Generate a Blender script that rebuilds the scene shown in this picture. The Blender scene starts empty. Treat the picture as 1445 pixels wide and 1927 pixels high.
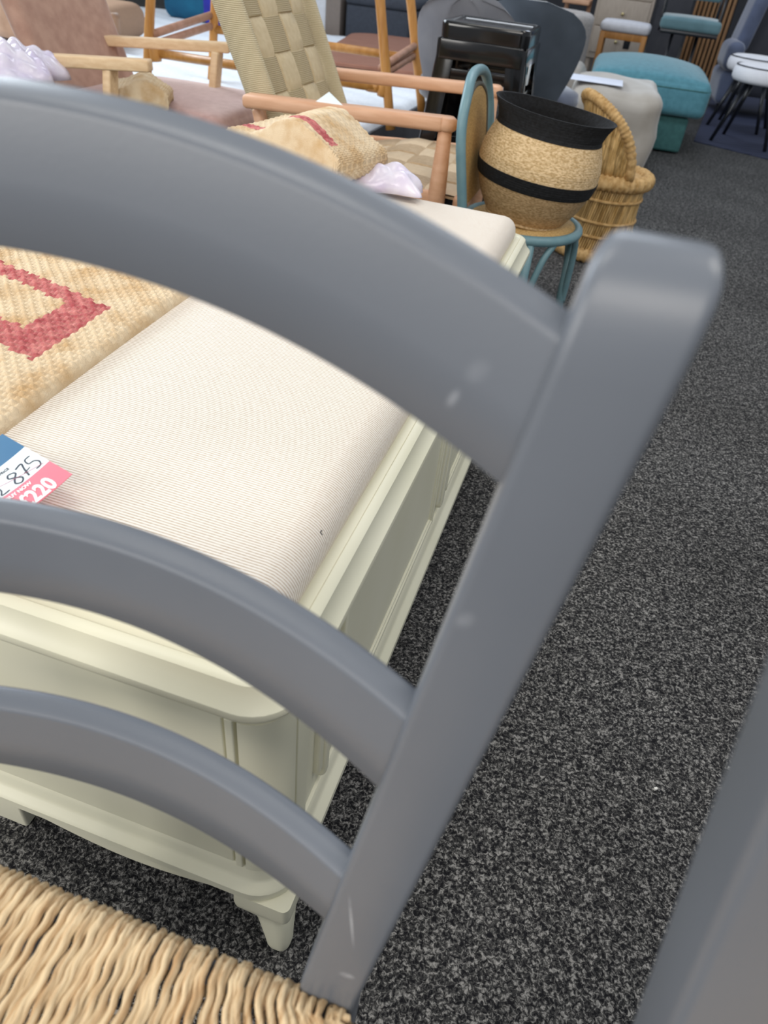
import bpy, bmesh, math, random
from mathutils import Vector, Matrix, Euler
from math import sin, cos, pi, radians
random.seed(7)
SC = bpy.context.scene
COL = SC.collection
# ---------------------------------------------------------------- camera
cam_d = bpy.data.cameras.new('camera'); cam = bpy.data.objects.new('camera', cam_d); COL.objects.link(cam)
cam_d.sensor_fit = 'HORIZONTAL'; cam_d.sensor_width = 36.0; cam_d.lens = 36.0*1339.4/1445
pt, ro = radians(39.04), radians(-6.77)
fw = Vector((0, cos(pt), -sin(pt))); rt = Vector((1, 0, 0)); dn = fw.cross(rt)
r2 = rt*cos(ro)+dn*sin(ro); d2 = -rt*sin(ro)+dn*cos(ro)
cam.matrix_world = Matrix(((r2.x, -d2.x, -fw.x, 0), (r2.y, -d2.y, -fw.y, 0), (r2.z, -d2.z, -fw.z, 1.0), (0, 0, 0, 1)))
cam_d.clip_start = 0.02
cam_d.dof.use_dof = True; cam_d.dof.focus_distance = 1.0; cam_d.dof.aperture_fstop = 9.0
SC.camera = cam
SC.view_settings.view_transform = 'Standard'; SC.view_settings.look = 'None'
SC.view_settings.gamma = 1; SC.view_settings.use_curve_mapping = False
SC.view_settings.exposure = 0.25
# ---------------------------------------------------------------- light
w = bpy.data.worlds.new('shop_ambient'); SC.world = w; w.use_nodes = True
w.node_tree.nodes['Background'].inputs[0].default_value = (0.84, 0.91, 1.0, 1)
w.node_tree.nodes['Background'].inputs[1].default_value = 0.42
def area(name, loc, target, sx, sy, power, col):
    d = bpy.data.lights.new(name, 'AREA'); d.shape = 'RECTANGLE'; d.size = sx; d.size_y = sy
    d.energy = power; d.color = col
    o = bpy.data.objects.new(name, d); COL.objects.link(o); o.location = loc
    o.rotation_euler = (Vector(target)-Vector(loc)).to_track_quat('-Z', 'Y').to_euler(); return o
area('window_daylight', (-4.2, 4.6, 2.6), (-0.2, 1.2, 0.4), 3.2, 1.8, 165, (0.82, 0.91, 1.0))
area('ceiling_panel_near', (-0.9, 0.7, 2.9), (-0.9, 0.7, 0), 1.2, 0.6, 14, (1.0, 0.96, 0.88))
area('fill_front', (-0.3, -1.9, 2.6), (-0.1, 0.6, 0.3), 2.4, 1.0, 44, (1.0, 0.94, 0.86))  # added fill light behind the camera, brightens the bench front
area('fill_front_left', (-3.3, -1.3, 1.7), (-0.35, 0.4, 0.3), 1.8, 1.4, 62, (1.0, 0.97, 0.92))  # added low light from the left, no window there; lifts the bench front
area('ceiling_panel_right', (1.6, 1.0, 2.9), (1.6, 1.0, 0), 1.2, 0.6, 20, (1.0, 0.95, 0.88))
area('ceiling_panel_middle', (0.4, 3.8, 2.9), (0.4, 3.8, 0), 1.2, 0.6, 22, (0.86, 0.92, 1.0))
area('ceiling_panel_far', (1.6, 7.6, 2.9), (1.6, 7.6, 0), 1.2, 0.6, 18, (0.74, 0.84, 1.0))
# ---------------------------------------------------------------- frames
YAW = radians(13.8)
S_ = Vector((cos(YAW), -sin(YAW), 0)); L_ = Vector((sin(YAW), cos(YAW), 0)); O_ = Vector((-0.07, 0.333, 0))
def W(s, l, z=0.0): return O_+S_*s+L_*l+Vector((0, 0, z))      # shop grid (aisle direction) to world
# ---------------------------------------------------------------- materials
def lin(c):
    if isinstance(c, str):
        c = [int(c[i:i+2], 16)/255 for i in (0, 2, 4)]
        return tuple(x/12.92 if x <= 0.04045 else ((x+0.055)/1.055)**2.4 for x in c)+(1,)
    return tuple(c)+(1,)
MATS = {}
def mat(name, col, rough=0.6, col2=None, nscale=40, detail=4, bump=0.0, bscale=None, spec=0.4, coat=0.0, sheen=0.0,
        stretch=(1, 1, 1), metal=0.0, contrast=(0.35, 0.65), island=0.0, trans=0.0):
    if name in MATS: return MATS[name]
    m = bpy.data.materials.new(name); m.use_nodes = True; nt = m.node_tree; N = nt.nodes; Lk = nt.links
    b = N['Principled BSDF']; b.inputs['Roughness'].default_value = rough
    b.inputs['Specular IOR Level'].default_value = spec; b.inputs['Metallic'].default_value = metal
    b.inputs['Coat Weight'].default_value = coat; b.inputs['Coat Roughness'].default_value = 0.08
    b.inputs['Sheen Weight'].default_value = sheen; b.inputs['Sheen Roughness'].default_value = 0.4
    b.inputs['Transmission Weight'].default_value = trans
    tc = N.new('ShaderNodeTexCoord'); mp = N.new('ShaderNodeMapping'); mp.inputs['Scale'].default_value = stretch
    Lk.new(tc.outputs['Object'], mp.inputs[0])
    no = N.new('ShaderNodeTexNoise'); no.inputs['Scale'].default_value = nscale; no.inputs['Detail'].default_value = detail
    Lk.new(mp.outputs[0], no.inputs[0])
    cr = N.new('ShaderNodeValToRGB'); cr.color_ramp.elements[0].position = contrast[0]; cr.color_ramp.elements[1].position = contrast[1]
    c1 = lin(col); c2 = lin(col2) if col2 is not None else tuple(x*0.93 for x in c1[:3])+(1,)
    cr.color_ramp.elements[0].color = c2; cr.color_ramp.elements[1].color = c1
    Lk.new(no.outputs[0], cr.inputs[0]); out = cr.outputs[0]
    if island:
        ge = N.new('ShaderNodeNewGeometry'); hs = N.new('ShaderNodeHueSaturation'); mr = N.new('ShaderNodeMapRange')
        mr.inputs[3].default_value = 1-island; mr.inputs[4].default_value = 1+island
        Lk.new(ge.outputs['Random Per Island'], mr.inputs[0]); Lk.new(mr.outputs[0], hs.inputs['Value']); Lk.new(out, hs.inputs['Color']); out = hs.outputs[0]
    Lk.new(out, b.inputs['Base Color'])
    if bump:
        n2 = no
        if bscale:
            n2 = N.new('ShaderNodeTexNoise'); n2.inputs['Scale'].default_value = bscale; n2.inputs['Detail'].default_value = 3; Lk.new(mp.outputs[0], n2.inputs[0])
        bp = N.new('ShaderNodeBump'); bp.inputs['Strength'].default_value = bump; bp.inputs['Distance'].default_value = 0.003
        Lk.new(n2.outputs[0], bp.inputs['Height']); Lk.new(bp.outputs[0], b.inputs['Normal'])
    MATS[name] = m; return m
def ribbed(name, col, col2, period, axis='Y', rough=0.85, contrast=(0.2, 0.75), bump=0.5, distort=0.25, noise=0.3):
    """fabric / cord with fine ribs stacked along one object axis"""
    if name in MATS: return MATS[name]
    m = mat(name, col, rough); nt = m.node_tree; N = nt.nodes; Lk = nt.links; b = N['Principled BSDF']
    tc = N['Texture Coordinate']
    wv = N.new('ShaderNodeTexWave'); wv.wave_type = 'BANDS'; wv.bands_direction = axis
    wv.inputs['Scale'].default_value = 2*pi/(20*period); wv.inputs['Distortion'].default_value = distort
    wv.inputs['Detail'].default_value = 2; wv.inputs['Detail Scale'].default_value = 30
    Lk.new(tc.outputs['Object'], wv.inputs[0])
    no = N.new('ShaderNodeTexNoise'); no.inputs['Scale'].default_value = 260; no.inputs['Detail'].default_value = 3
    Lk.new(tc.outputs['Object'], no.inputs[0])
    mx = N.new('ShaderNodeMath'); mx.operation = 'MULTIPLY_ADD'; mx.inputs[1].default_value = noise
    Lk.new(no.outputs[0], mx.inputs[0]); Lk.new(wv.outputs[1], mx.inputs[2])
    sb = N.new('ShaderNodeMath'); sb.operation = 'SUBTRACT'; sb.inputs[1].default_value = noise*0.5; Lk.new(mx.outputs[0], sb.inputs[0])
    cr = N.new('ShaderNodeValToRGB'); cr.color_ramp.elements[0].position = contrast[0]; cr.color_ramp.elements[1].position = contrast[1]
    cr.color_ramp.elements[0].color = lin(col2); cr.color_ramp.elements[1].color = lin(col)
    Lk.new(sb.outputs[0], cr.inputs[0]); Lk.new(cr.outputs[0], b.inputs['Base Color'])
    bp = N.new('ShaderNodeBump'); bp.inputs['Strength'].default_value = bump; bp.inputs['Distance'].default_value = period*0.4
    Lk.new(sb.outputs[0], bp.inputs['Height']); Lk.new(bp.outputs[0], b.inputs['Normal'])
    return m
def worn_paint():
    """satin grey paint with a few pale scuffs at fixed spots on the wood"""
    m = mat('grey_chair_paint', '666b73', 0.36, '636870', 9, 3, bump=0.02, bscale=500, spec=0.5)
    nt = m.node_tree; N = nt.nodes; Lk = nt.links; b = N['Principled BSDF']
    base = b.inputs['Base Color'].links[0].from_socket; tc = N['Texture Coordinate']; acc = None
    no = N.new('ShaderNodeTexNoise'); no.inputs['Scale'].default_value = 260; no.inputs['Detail'].default_value = 3; Lk.new(tc.outputs['Object'], no.inputs[0])
    for p0, p1, wd, st in (((0.1764, 0.067, 0.8696), (0.1821, 0.067, 0.8779), 0.0007, 0.35), ((0.1802, 0.067, 0.8822), (0.1901, 0.066, 0.8916), 0.0016, 0.10), ((0.1981, 0.043, 0.7855), (0.2048, 0.044, 0.7964), 0.0012, 0.16),
                       ((0.1764, 0.018, 0.578), (0.1862, 0.010, 0.5218), 0.0007, 0.55), ((0.184, 0.006, 0.496), (0.1855, 0.006, 0.4884), 0.0014, 0.4)):
        p0, p1 = Vector(p0), Vector(p1); d = p1-p0; L = d.length; q = d.to_track_quat('Z', 'Y').to_euler()
        mp = N.new('ShaderNodeMapping'); mp.vector_type = 'TEXTURE'; mp.inputs['Location'].default_value = (p0+p1)/2; mp.inputs['Rotation'].default_value = q
        mp.inputs['Scale'].default_value = (wd, max(wd, 0.006), L/2); Lk.new(tc.outputs['Object'], mp.inputs[0])
        ln = N.new('ShaderNodeVectorMath'); ln.operation = 'LENGTH'; Lk.new(mp.outputs[0], ln.inputs[0])
        mr = N.new('ShaderNodeMapRange'); mr.inputs[1].default_value = 1.0; mr.inputs[2].default_value = 0.2; mr.inputs[3].default_value = 0.0; mr.inputs[4].default_value = st; Lk.new(ln.outputs['Value'], mr.inputs[0])
        if acc is None: acc = mr.outputs[0]
        else:
            ad = N.new('ShaderNodeMath'); ad.operation = 'MAXIMUM'; Lk.new(acc, ad.inputs[0]); Lk.new(mr.outputs[0], ad.inputs[1]); acc = ad.outputs[0]
    mu = N.new('ShaderNodeMath'); mu.operation = 'MULTIPLY'; Lk.new(acc, mu.inputs[0]); Lk.new(no.outputs[0], mu.inputs[1])
    m2 = N.new('ShaderNodeMath'); m2.operation = 'MULTIPLY'; m2.inputs[1].default_value = 1.6; m2.use_clamp = True; Lk.new(mu.outputs[0], m2.inputs[0])
    mx = N.new('ShaderNodeMix'); mx.data_type = 'RGBA'; Lk.new(m2.outputs[0], mx.inputs[0]); Lk.new(base, mx.inputs[6]); mx.inputs[7].default_value = lin('c8ccd2')
    Lk.new(mx.outputs[2], b.inputs['Base Color'])
    return m
# ---------------------------------------------------------------- object helpers
def obj(name, bm, m, parent=None, smooth=True, loc=None, rotz=None, auto=None):
    me = bpy.data.meshes.new(name); bmesh.ops.recalc_face_normals(bm, faces=bm.faces); bm.to_mesh(me); bm.free()
    if smooth:
        me.polygons.foreach_set('use_smooth', [True]*len(me.polygons))
    for mm in (m if isinstance(m, (list, tuple)) else [m]): me.materials.append(mm)
    o = bpy.data.objects.new(name, me); COL.objects.link(o)
    if auto is not None and smooth: me.set_sharp_from_angle(angle=radians(auto))
    if parent: o.parent = parent
    if loc is not None: o.location = loc
    if rotz is not None: o.rotation_euler = (0, 0, rotz)
    return o
def tag(o, label, cat, group=None):
    o['label'] = label; o['category'] = cat
    if group: o['group'] = group
    return o
def thing(name, label, cat, loc=(0, 0, 0), rotz=0.0, group=None):
    o = bpy.data.objects.new(name, None); COL.objects.link(o); o.location = loc; o.rotation_euler = (0, 0, rotz); o.empty_display_size = 0.05
    return tag(o, label, cat, group)
def struct(o): o['kind'] = 'structure'; return o
def copy_tree(o, parent=None):
    c = o.copy(); COL.objects.link(c); c.parent = parent
    for ch in list(o.children): copy_tree(ch, c)
    return c
def grid_faces(bm, rows, closed_u=False, closed_v=False, mi=0):
    """rows: list of lists of BMVert -> quads"""
    n = len(rows); k = len(rows[0])
    for i in range(n if closed_v else n-1):
        a, b = rows[i], rows[(i+1) % n]
        for j in range(k if closed_u else k-1):
            j2 = (j+1) % k
            try:
                f = bm.faces.new((a[j], a[j2], b[j2], b[j])); f.material_index = mi
            except ValueError: pass
def cap(bm, ring, mi=0):
    try: f = bm.faces.new(ring); f.material_index = mi
    except ValueError: pass
def tube(bm, pts, r, n=12, caps=True, flat=1.0, closed=False):
    """tube along points; r a number or list; flat squashes section in the binormal"""
    pts = [Vector(p) for p in pts]; rr = r if isinstance(r, (list, tuple)) else [r]*len(pts)
    rows = []; up = None
    for i, p in enumerate(pts):
        if closed: t = (pts[(i+1) % len(pts)]-pts[i-1]).normalized()
        else: t = (pts[min(i+1, len(pts)-1)]-pts[max(i-1, 0)]).normalized()
        if up is None:
            up = Vector((0, 0, 1)) if abs(t.z) < 0.9 else Vector((0, 1, 0))
        sd = t.cross(up).normalized(); up = sd.cross(t).normalized()
        rows.append([bm.verts.new(p+(sd*cos(2*pi*k/n)+up*sin(2*pi*k/n)*flat)*rr[i]) for k in range(n)])
    grid_faces(bm, rows, closed_u=True, closed_v=closed)
    if caps and not closed: cap(bm, rows[0]); cap(bm, rows[-1])
def arc(p0, pm, p1, n=12):
    """quadratic curve through-ish three points"""
    p0, pm, p1 = Vector(p0), Vector(pm), Vector(p1)
    c = pm*2-(p0+p1)/2
    return [p0*(1-t)**2+c*2*t*(1-t)+p1*t*t for t in [i/n for i in range(n+1)]]
def smooth_path(P, n=6):
    P = [Vector(p) for p in P]; out = []
    for i in range(len(P)-1):
        a = P[max(i-1, 0)]; b = P[i]; c = P[i+1]; d = P[min(i+2, len(P)-1)]
        for k in range(n):
            t = k/n
            out.append(0.5*((2*b)+(c-a)*t+(2*a-5*b+4*c-d)*t*t+(3*b-a-3*c+d)*t**3))
    out.append(P[-1]); return out
def knots(a, r, k, kc=4):
    e = [-a+r*(1-cos(pi/2*i/kc)) for i in range(kc)]
    mid = [-a+r+(2*a-2*r)*i/k for i in range(k+1)]
    return e+mid+[-x for x in reversed(e)]
def cushion(bm, cx, cy, cz, sx, sy, sz, r, crown=0.0, k=8, crownb=0.0, fn=None, M=None, pw=0.6):
    """rounded box, optional crown on top, optional per-vertex fn, optional matrix"""
    a, b, c = sx/2, sy/2, sz/2; r = min(r, a*0.999, b*0.999, c*0.999)
    X, Y, Z = knots(a, r, k), knots(b, r, k), knots(c, r, max(2, k//3))
    cache = {}
    def V(x, y, z):
        key = (round(x, 6), round(y, 6), round(z, 6))
        if key in cache: return cache[key]
        p = Vector((x, y, z)); q = Vector((max(-a+r, min(a-r, x)), max(-b+r, min(b-r, y)), max(-c+r, min(c-r, z))))
        d = p-q
        if d.length > 1e-9: p = q+d.normalized()*r
        u, v = x/a, y/b
        g = max(0, 1-u*u)**pw*max(0, 1-v*v)**pw
        if z > 0: p.z += crown*g*(z/c)
        elif crownb: p.z -= crownb*g
        if fn: p = fn(p, u, v, z/c)
        p = p+Vector((cx, cy, cz))
        if M is not None: p = M @ p
        cache[key] = bm.verts.new(p); return cache[key]
    for z in (-c, c):
        grid_faces(bm, [[V(x, y, z) for x in X] for y in Y])
    for y in (-b, b):
        grid_faces(bm, [[V(x, y, z) for x in X] for z in Z])
    for x in (-a, a):
        grid_faces(bm, [[V(x, y, z) for y in Y] for z in Z])
def rbox(bm, x0, x1, y0, y1, z0, z1, r=0.003, M=None):
    cushion(bm, (x0+x1)/2, (y0+y1)/2, (z0+z1)/2, abs(x1-x0), abs(y1-y0), abs(z1-z0), r, k=1, M=M)
def beam(bm, p0, p1, w, h, r=0.004, up=(0, 0, 1), w1=None, h1=None, n_seg=1):
    """rounded rectangular bar between two points (tapering if w1/h1)"""
    p0, p1 = Vector(p0), Vector(p1); t = (p1-p0).normalized(); up = Vector(up)
    sd = t.cross(up).normalized(); up = sd.cross(t).normalized()
    w1 = w1 or w; h1 = h1 or h
    rows = []; L = (p1-p0).length
    for d, sh in ((0, r), (r*0.3, r*0.3), (r, 0), (L-r, 0), (L-r*0.3, r*0.3), (L, r)):
        f = d/L; ww = (w+(w1-w)*f)/2-sh; hh = (h+(h1-h)*f)/2-sh
        rows.append([bm.verts.new(p0+t*d+sd*x+up*y) for x, y in rrect(ww, hh, max(r-sh*0.6, 0.0004), 3)])
    grid_faces(bm, rows, closed_u=True); cap(bm, rows[0]); cap(bm, rows[-1])
def rrect(a, b, r, n=3):
    out = []
    r = min(r, a*0.98, b*0.98)
    for cx, cy, a0 in ((a-r, b-r, 0), (-a+r, b-r, pi/2), (-a+r, -b+r, pi), (a-r, -b+r, 1.5*pi)):
        for i in range(n+1):
            t = a0+pi/2*i/n; out.append((cx+r*cos(t), cy+r*sin(t)))
    return out
def lathe(bm, prof, n=48, c=(0, 0, 0), fn=None, close=False):
    rows = []
    for (r, z) in prof:
        row = []
        for k in range(n):
            a = 2*pi*k/n; p = Vector((r*cos(a), r*sin(a), z))
            if fn: p = fn(p, a)
            row.append(bm.verts.new(p+Vector(c)))
        rows.append(row)
    grid_faces(bm, rows, closed_u=True, closed_v=close)
    if not close: cap(bm, rows[0]); cap(bm, rows[-1])
def loft_outline(bm, outline, prof):
    """outline(off)->list of (x,y); prof list of (offset,z); closed rings, capped"""
    rows = [[bm.verts.new((x, y, z)) for x, y in outline(off)] for off, z in prof]
    grid_faces(bm, rows, closed_u=True); cap(bm, rows[0]); cap(bm, rows[-1])
def weave_panel(bm, w, h, nx, ny, th=0.004, gap=0.004, m=0, shape=None):
    """basket weave of wide flat bands in local XY (z = front); vertical bands mat 0, horizontal bands mat 1"""
    cw, ch = w/nx, h/ny; amp = th*0.9
    def put(p):
        return bm.verts.new(shape(p) if shape else p)
    for i in range(nx):
        x0, x1 = -w/2+i*cw+gap/2, -w/2+(i+1)*cw-gap/2; rows = []
        for j in range(ny*6+1):
            y = -h/2+h*j/(ny*6); ph = sin(pi*(j/6)+pi*i+pi/2*0)
            z = amp*max(-1, min(1, 1.8*sin(pi*(j/6)+pi*i)))
            rows.append([put(Vector((x0, y, z-th/2))), put(Vector((x0+.003, y, z+th/2))), put(Vector(((x0+x1)/2, y, z+th*0.7))), put(Vector((x1-.003, y, z+th/2))), put(Vector((x1, y, z-th/2)))])
        grid_faces(bm, rows, mi=0)
    for j in range(ny):
        y0, y1 = -h/2+j*ch+gap/2, -h/2+(j+1)*ch-gap/2; rows = []
        for i in range(nx*6+1):
            x = -w/2+w*i/(nx*6)
            z = -amp*max(-1, min(1, 1.8*sin(pi*(i/6)+pi*j)))
            rows.append([put(Vector((x, y0, z-th/2))), put(Vector((x, y0+.003, z+th/2))), put(Vector((x, (y0+y1)/2, z+th*0.7))), put(Vector((x, y1-.003, z+th/2))), put(Vector((x, y1, z-th/2)))])
        grid_faces(bm, rows, mi=1)
# ---------------------------------------------------------------- setting
def carpet_mat():
    m = bpy.data.materials.new('charcoal_fleck_carpet'); m.use_nodes = True; nt = m.node_tree; N = nt.nodes; Lk = nt.links; b = N['Principled BSDF']
    b.inputs['Roughness'].default_value = 0.95; b.inputs['Specular IOR Level'].default_value = 0.15
    tc = N.new('ShaderNodeTexCoord')
    def noise(s, d, r=0.6, dist=0.0):
        n = N.new('ShaderNodeTexNoise'); n.inputs['Scale'].default_value = s; n.inputs['Detail'].default_value = d; n.inputs['Roughness'].default_value = r
        n.inputs['Distortion'].default_value = dist
        Lk.new(tc.outputs['Object'], n.inputs[0]); return n
    a = noise(190, 2, 0.75, 0.6); c = noise(60, 2); g = noise(3.0, 2)
    ad = N.new('ShaderNodeMath'); ad.operation = 'MULTIPLY_ADD'; ad.inputs[1].default_value = 0.35; Lk.new(c.outputs[0], ad.inputs[0]); Lk.new(a.outputs[0], ad.inputs[2])
    cr = N.new('ShaderNodeValToRGB'); e = cr.color_ramp.elements; e[0].position = 0.56; e[0].color = (0.010, 0.010, 0.012, 1); e[1].position = 0.86; e[1].color = (0.31, 0.30, 0.285, 1)
    mdl = cr.color_ramp.elements.new(0.69); mdl.color = (0.056, 0.055, 0.054, 1)
    Lk.new(ad.outputs[0], cr.inputs[0])
    mr = N.new('ShaderNodeMapRange'); mr.inputs[1].default_value = 0.3; mr.inputs[2].default_value = 0.7; mr.inputs[3].default_value = 0.85; mr.inputs[4].default_value = 1.15
    Lk.new(g.outputs[0], mr.inputs[0]); hs = N.new('ShaderNodeHueSaturation'); Lk.new(mr.outputs[0], hs.inputs['Value']); Lk.new(cr.outputs[0], hs.inputs['Color'])
    Lk.new(hs.outputs[0], b.inputs['Base Color'])
    bp = N.new('ShaderNodeBump'); bp.inputs['Strength'].default_value = 0.8; bp.inputs['Distance'].default_value = 0.004
    Lk.new(a.outputs[0], bp.inputs['Height']); Lk.new(bp.outputs[0], b.inputs['Normal'])
    return m
bm = bmesh.new(); 
v = [bm.verts.new(p) for p in ((-9, -2, 0), (9, -2, 0), (9, 15, 0), (-9, 15, 0))]; bm.faces.new(v)
struct(obj('floor', bm, carpet_mat(), smooth=False))
bm = bmesh.new(); rbox(bm, -9, 9, 14.0, 14.15, 0, 3.0, 0.002)
struct(obj('wall_back', bm, mat('wall_dark', '4a4b50', 0.9, '44454a', 3), smooth=False))
bm = bmesh.new(); rbox(bm, -7.6, -7.5, -2, 14, 0, 3.0, 0.002)
struct(obj('wall_left', bm, mat('wall_white', 'd8dade', 0.9), smooth=False))
# raised display platform with plank vinyl at the far right
bm = bmesh.new()
P = [W(0.62, 6.0), W(3.0, 4.9), W(4.6, 8.5), W(0.9, 9.2)]
lo = [bm.verts.new(p) for p in P]; hi = [bm.verts.new(p+Vector((0, 0, 0.006))) for p in P]
bm.faces.new(hi); bm.faces.new(list(reversed(lo)))
for i in range(4): bm.faces.new((lo[i], lo[(i+1) % 4], hi[(i+1) % 4], hi[i]))
rugm = ribbed('slate_blue_woven_rug', '343a52', '272c40', 0.09, 'Y', contrast=(0.0, 0.25), bump=0.1)
tag(obj('floor_rug', bm, rugm, smooth=False), 'flat slate blue rug lying under the white stools at far right', 'rug')

# ================================================================ grey ladder-back chair
PAINT = worn_paint()
RUSH = mat('rush_straw', 'dcc39c', 0.60, 'b8946a', 26, 5, bump=0.5, bscale=90, stretch=(9, 0.6, 9), contrast=(0.34, 0.58), island=0.10, spec=0.35)
def xpost(z): return 0.1734+0.1231*(z-0.45) if z > 0.45 else 0.1734
def ypost(z):
    t = z-0.45
    return -0.0506*t*t+0.1486*t-0.0234*t**3 if t > 0 else -t*0.10
def ladder_chair(label, loc, rotz):
    t = thing('dining_chair', label, 'chair', loc, rotz, 'grey ladder-back dining chairs')
    TH, WD = 0.030, 0.039
    for sgn in (1, -1):
        bm = bmesh.new(); rows = []
        zs = [0.0, 0.004]+[0.04+i*0.02 for i in range(42)]
        zs = [z for z in zs if z < 0.893]+[0.898, 0.906, 0.913, 0.919, 0.924, 0.928, 0.931, 0.9335, 0.935, 0.9358]
        for z in zs:
            front = 0.0; sx_ = 0.0
            if z > 0.898: q = (z-0.898)/0.038; front = 0.018*(1-math.sqrt(max(0, 1-q*q)))
            if z > 0.924: q = (z-0.924)/0.012; sx_ = 0.006*(1-math.sqrt(max(0, 1-q*q)))
            if z == 0: sx_ = 0.003
            k = 1.0 if z > 0.35 else 0.75+0.25*z/0.35
            hb = (TH-front-sx_)/2*k
            rows.append([bm.verts.new((sgn*xpost(z)+x, ypost(z)+front+(TH-front)/2+y, z)) for x, y in rrect((WD/2)*k-sx_, hb, 0.0045, 4)])
        grid_faces(bm, rows, closed_u=True); cap(bm, rows[0]); cap(bm, rows[-1])
        obj('back_post', bm, PAINT, t, auto=50)
    bow = 0.0407
    for zt0, rt_, zb0, rb in ((0.8998, 0.0386, 0.8422, 0.0378), (0.7121, 0.0200, 0.6565, 0.0228), (0.5725, 0.0044, 0.5276, -0.0098)):
        bm = bmesh.new(); rows = []
        n = 44
        for i in range(n+1):
            q = -0.95+1.9*i/n
            zt = zt0+rt_*(1-q*q); zb = zb0+rb*(1-q*q)
            def pt(z, back, up=0.0):
                return bm.verts.new((q*xpost(z), ypost(z)+bow*(1-q*q)+back, z+up))
            ring = [pt(zb, 0.004), pt(zb, 0.0015, 0.0005), pt(zb, 0.0, 0.002), pt((zt+zb)/2, 0.0), pt(zt, 0.0, -0.0025), pt(zt, 0.0005, -0.0006), pt(zt, 0.002, 0.0008), pt(zt, 0.006, 0.0024), pt(zt, 0.011, 0.0038),
                    pt(zt, 0.0145, 0.0042), pt(zt, 0.0170, 0.0030), pt(zt, 0.0180, 0.0), pt((zt+zb)/2, 0.0180), pt(zb, 0.0180, 0.003), pt(zb, 0.015, 0.0)]
            rows.append(ring)
        grid_faces(bm, rows, closed_u=True); cap(bm, rows[0]); cap(bm, rows[-1])
        obj('back_rail', bm, PAINT, t, auto=55)
    # front legs, seat frame, stretchers
    for sgn in (1, -1):
        bm = bmesh.new(); tube(bm, [(sgn*0.225, -0.375, 0), (sgn*0.225, -0.375, 0.2), (sgn*0.225, -0.375, 0.445)], [0.014, 0.018, 0.019], 16)
        obj('front_leg', bm, PAINT, t)
        for z in (0.16, 0.27):
            bm = bmesh.new(); tube(bm, [(sgn*0.225, -0.375, z), (sgn*0.1734, 0.03, z+0.01)], 0.009, 12); obj('stretcher', bm, PAINT, t)
    bm = bmesh.new(); tube(bm, [(-0.225, -0.375, 0.22), (0.225, -0.375, 0.22)], 0.010, 12); obj('stretcher', bm, PAINT, t)
    # rush seat : twisted cords over a trapezoid, four fields meeting on the diagonals
    bm = bmesh.new(); Z0 = 0.449
    cy = -0.19
    def strand(P, a, b, tw0):
        fr = []; L = 0
        for i, p in enumerate(P):
            tn = (P[min(i+1, len(P)-1)]-P[max(i-1, 0)]).normalized()
            if i: L += (P[i]-P[i-1]).length
            sd = tn.cross(Vector((0, 0, 1)))
            if sd.length < 0.2: sd = strand.sd
            sd.normalize(); strand.sd = sd.copy(); up = sd.cross(tn).normalized(); fr.append((p, sd, up, L))
        pitch = random.uniform(0.014, 0.022)*random.choice((1, 1, 1, -1))
        for ply in (0, 1):
            rows = []; k2 = random.uniform(0.85, 1.15)
            for p, sd, up, L in fr:
                ang = tw0+L/pitch+pi*ply; cx_, cy_ = cos(ang)*a*0.34, sin(ang)*b*0.36
                row = []
                for k in range(7):
                    x, y = a*0.66*k2*cos(2*pi*k/7), b*0.72*sin(2*pi*k/7)
                    xr, yr = x*cos(ang+1.57)-y*sin(ang+1.57), x*sin(ang+1.57)+y*cos(ang+1.57)
                    row.append(bm.verts.new(p+sd*(cx_+xr)+up*(cy_+yr)))
                rows.append(row)
            grid_faces(bm, rows, closed_u=True)
    strand.sd = Vector((1, 0, 0))
    HR, HF, YF = 0.190, 0.235, -0.385
    n = 56
    for i in range(n):
        f = (i+0.5)/n*2-1; jit = random.uniform(-0.0012, 0.0012); x = f*HR+jit; hz = random.uniform(-0.0012, 0.0016)
        yend = cy*(1-abs(f)*0.97)-0.004
        P = [Vector((x, -0.016, 0.424)), Vector((x, -0.002, 0.426)), Vector((x, 0.005, 0.434)), Vector((x, 0.004, 0.443+hz)), Vector((x, -0.002, Z0+0.001+hz)), Vector((x, -0.010, Z0+0.003+hz))]
        m_ = max(2, int(abs(yend+0.010)/0.003)); fx = x*(1+0.0*f)
        for k in range(1, m_+1):
            g = k/m_; P.append(Vector((x*(1+0.18*g)+0.0008*sin(k*0.9+i), -0.010+(yend+0.010)*g, Z0+0.003+hz*(1-g)-0.004*g)))
        strand(P, 0.0042*random.uniform(0.92, 1.1), 0.0034, random.uniform(0, 6))
    for i in range(64):     # front field
        f = (i+0.5)/64*2-1; x = f*HF; yend = cy+(YF-cy)*(abs(f)*0.97)+0.004
        P = [Vector((x, YF+0.012, 0.424)), Vector((x, YF-0.006, 0.434)), Vector((x, YF, Z0+0.002)), Vector((x, YF+0.012, Z0+0.004))]
        m_ = max(2, int(abs(yend-YF-0.012)/0.006))
        for k in range(1, m_+1):
            g = k/m_; P.append(Vector((x*(1-0.25*g), YF+0.012+(yend-YF-0.012)*g, Z0+0.004-0.004*g)))
        strand(P, 0.0042, 0.0029, random.uniform(0, 6))
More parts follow.
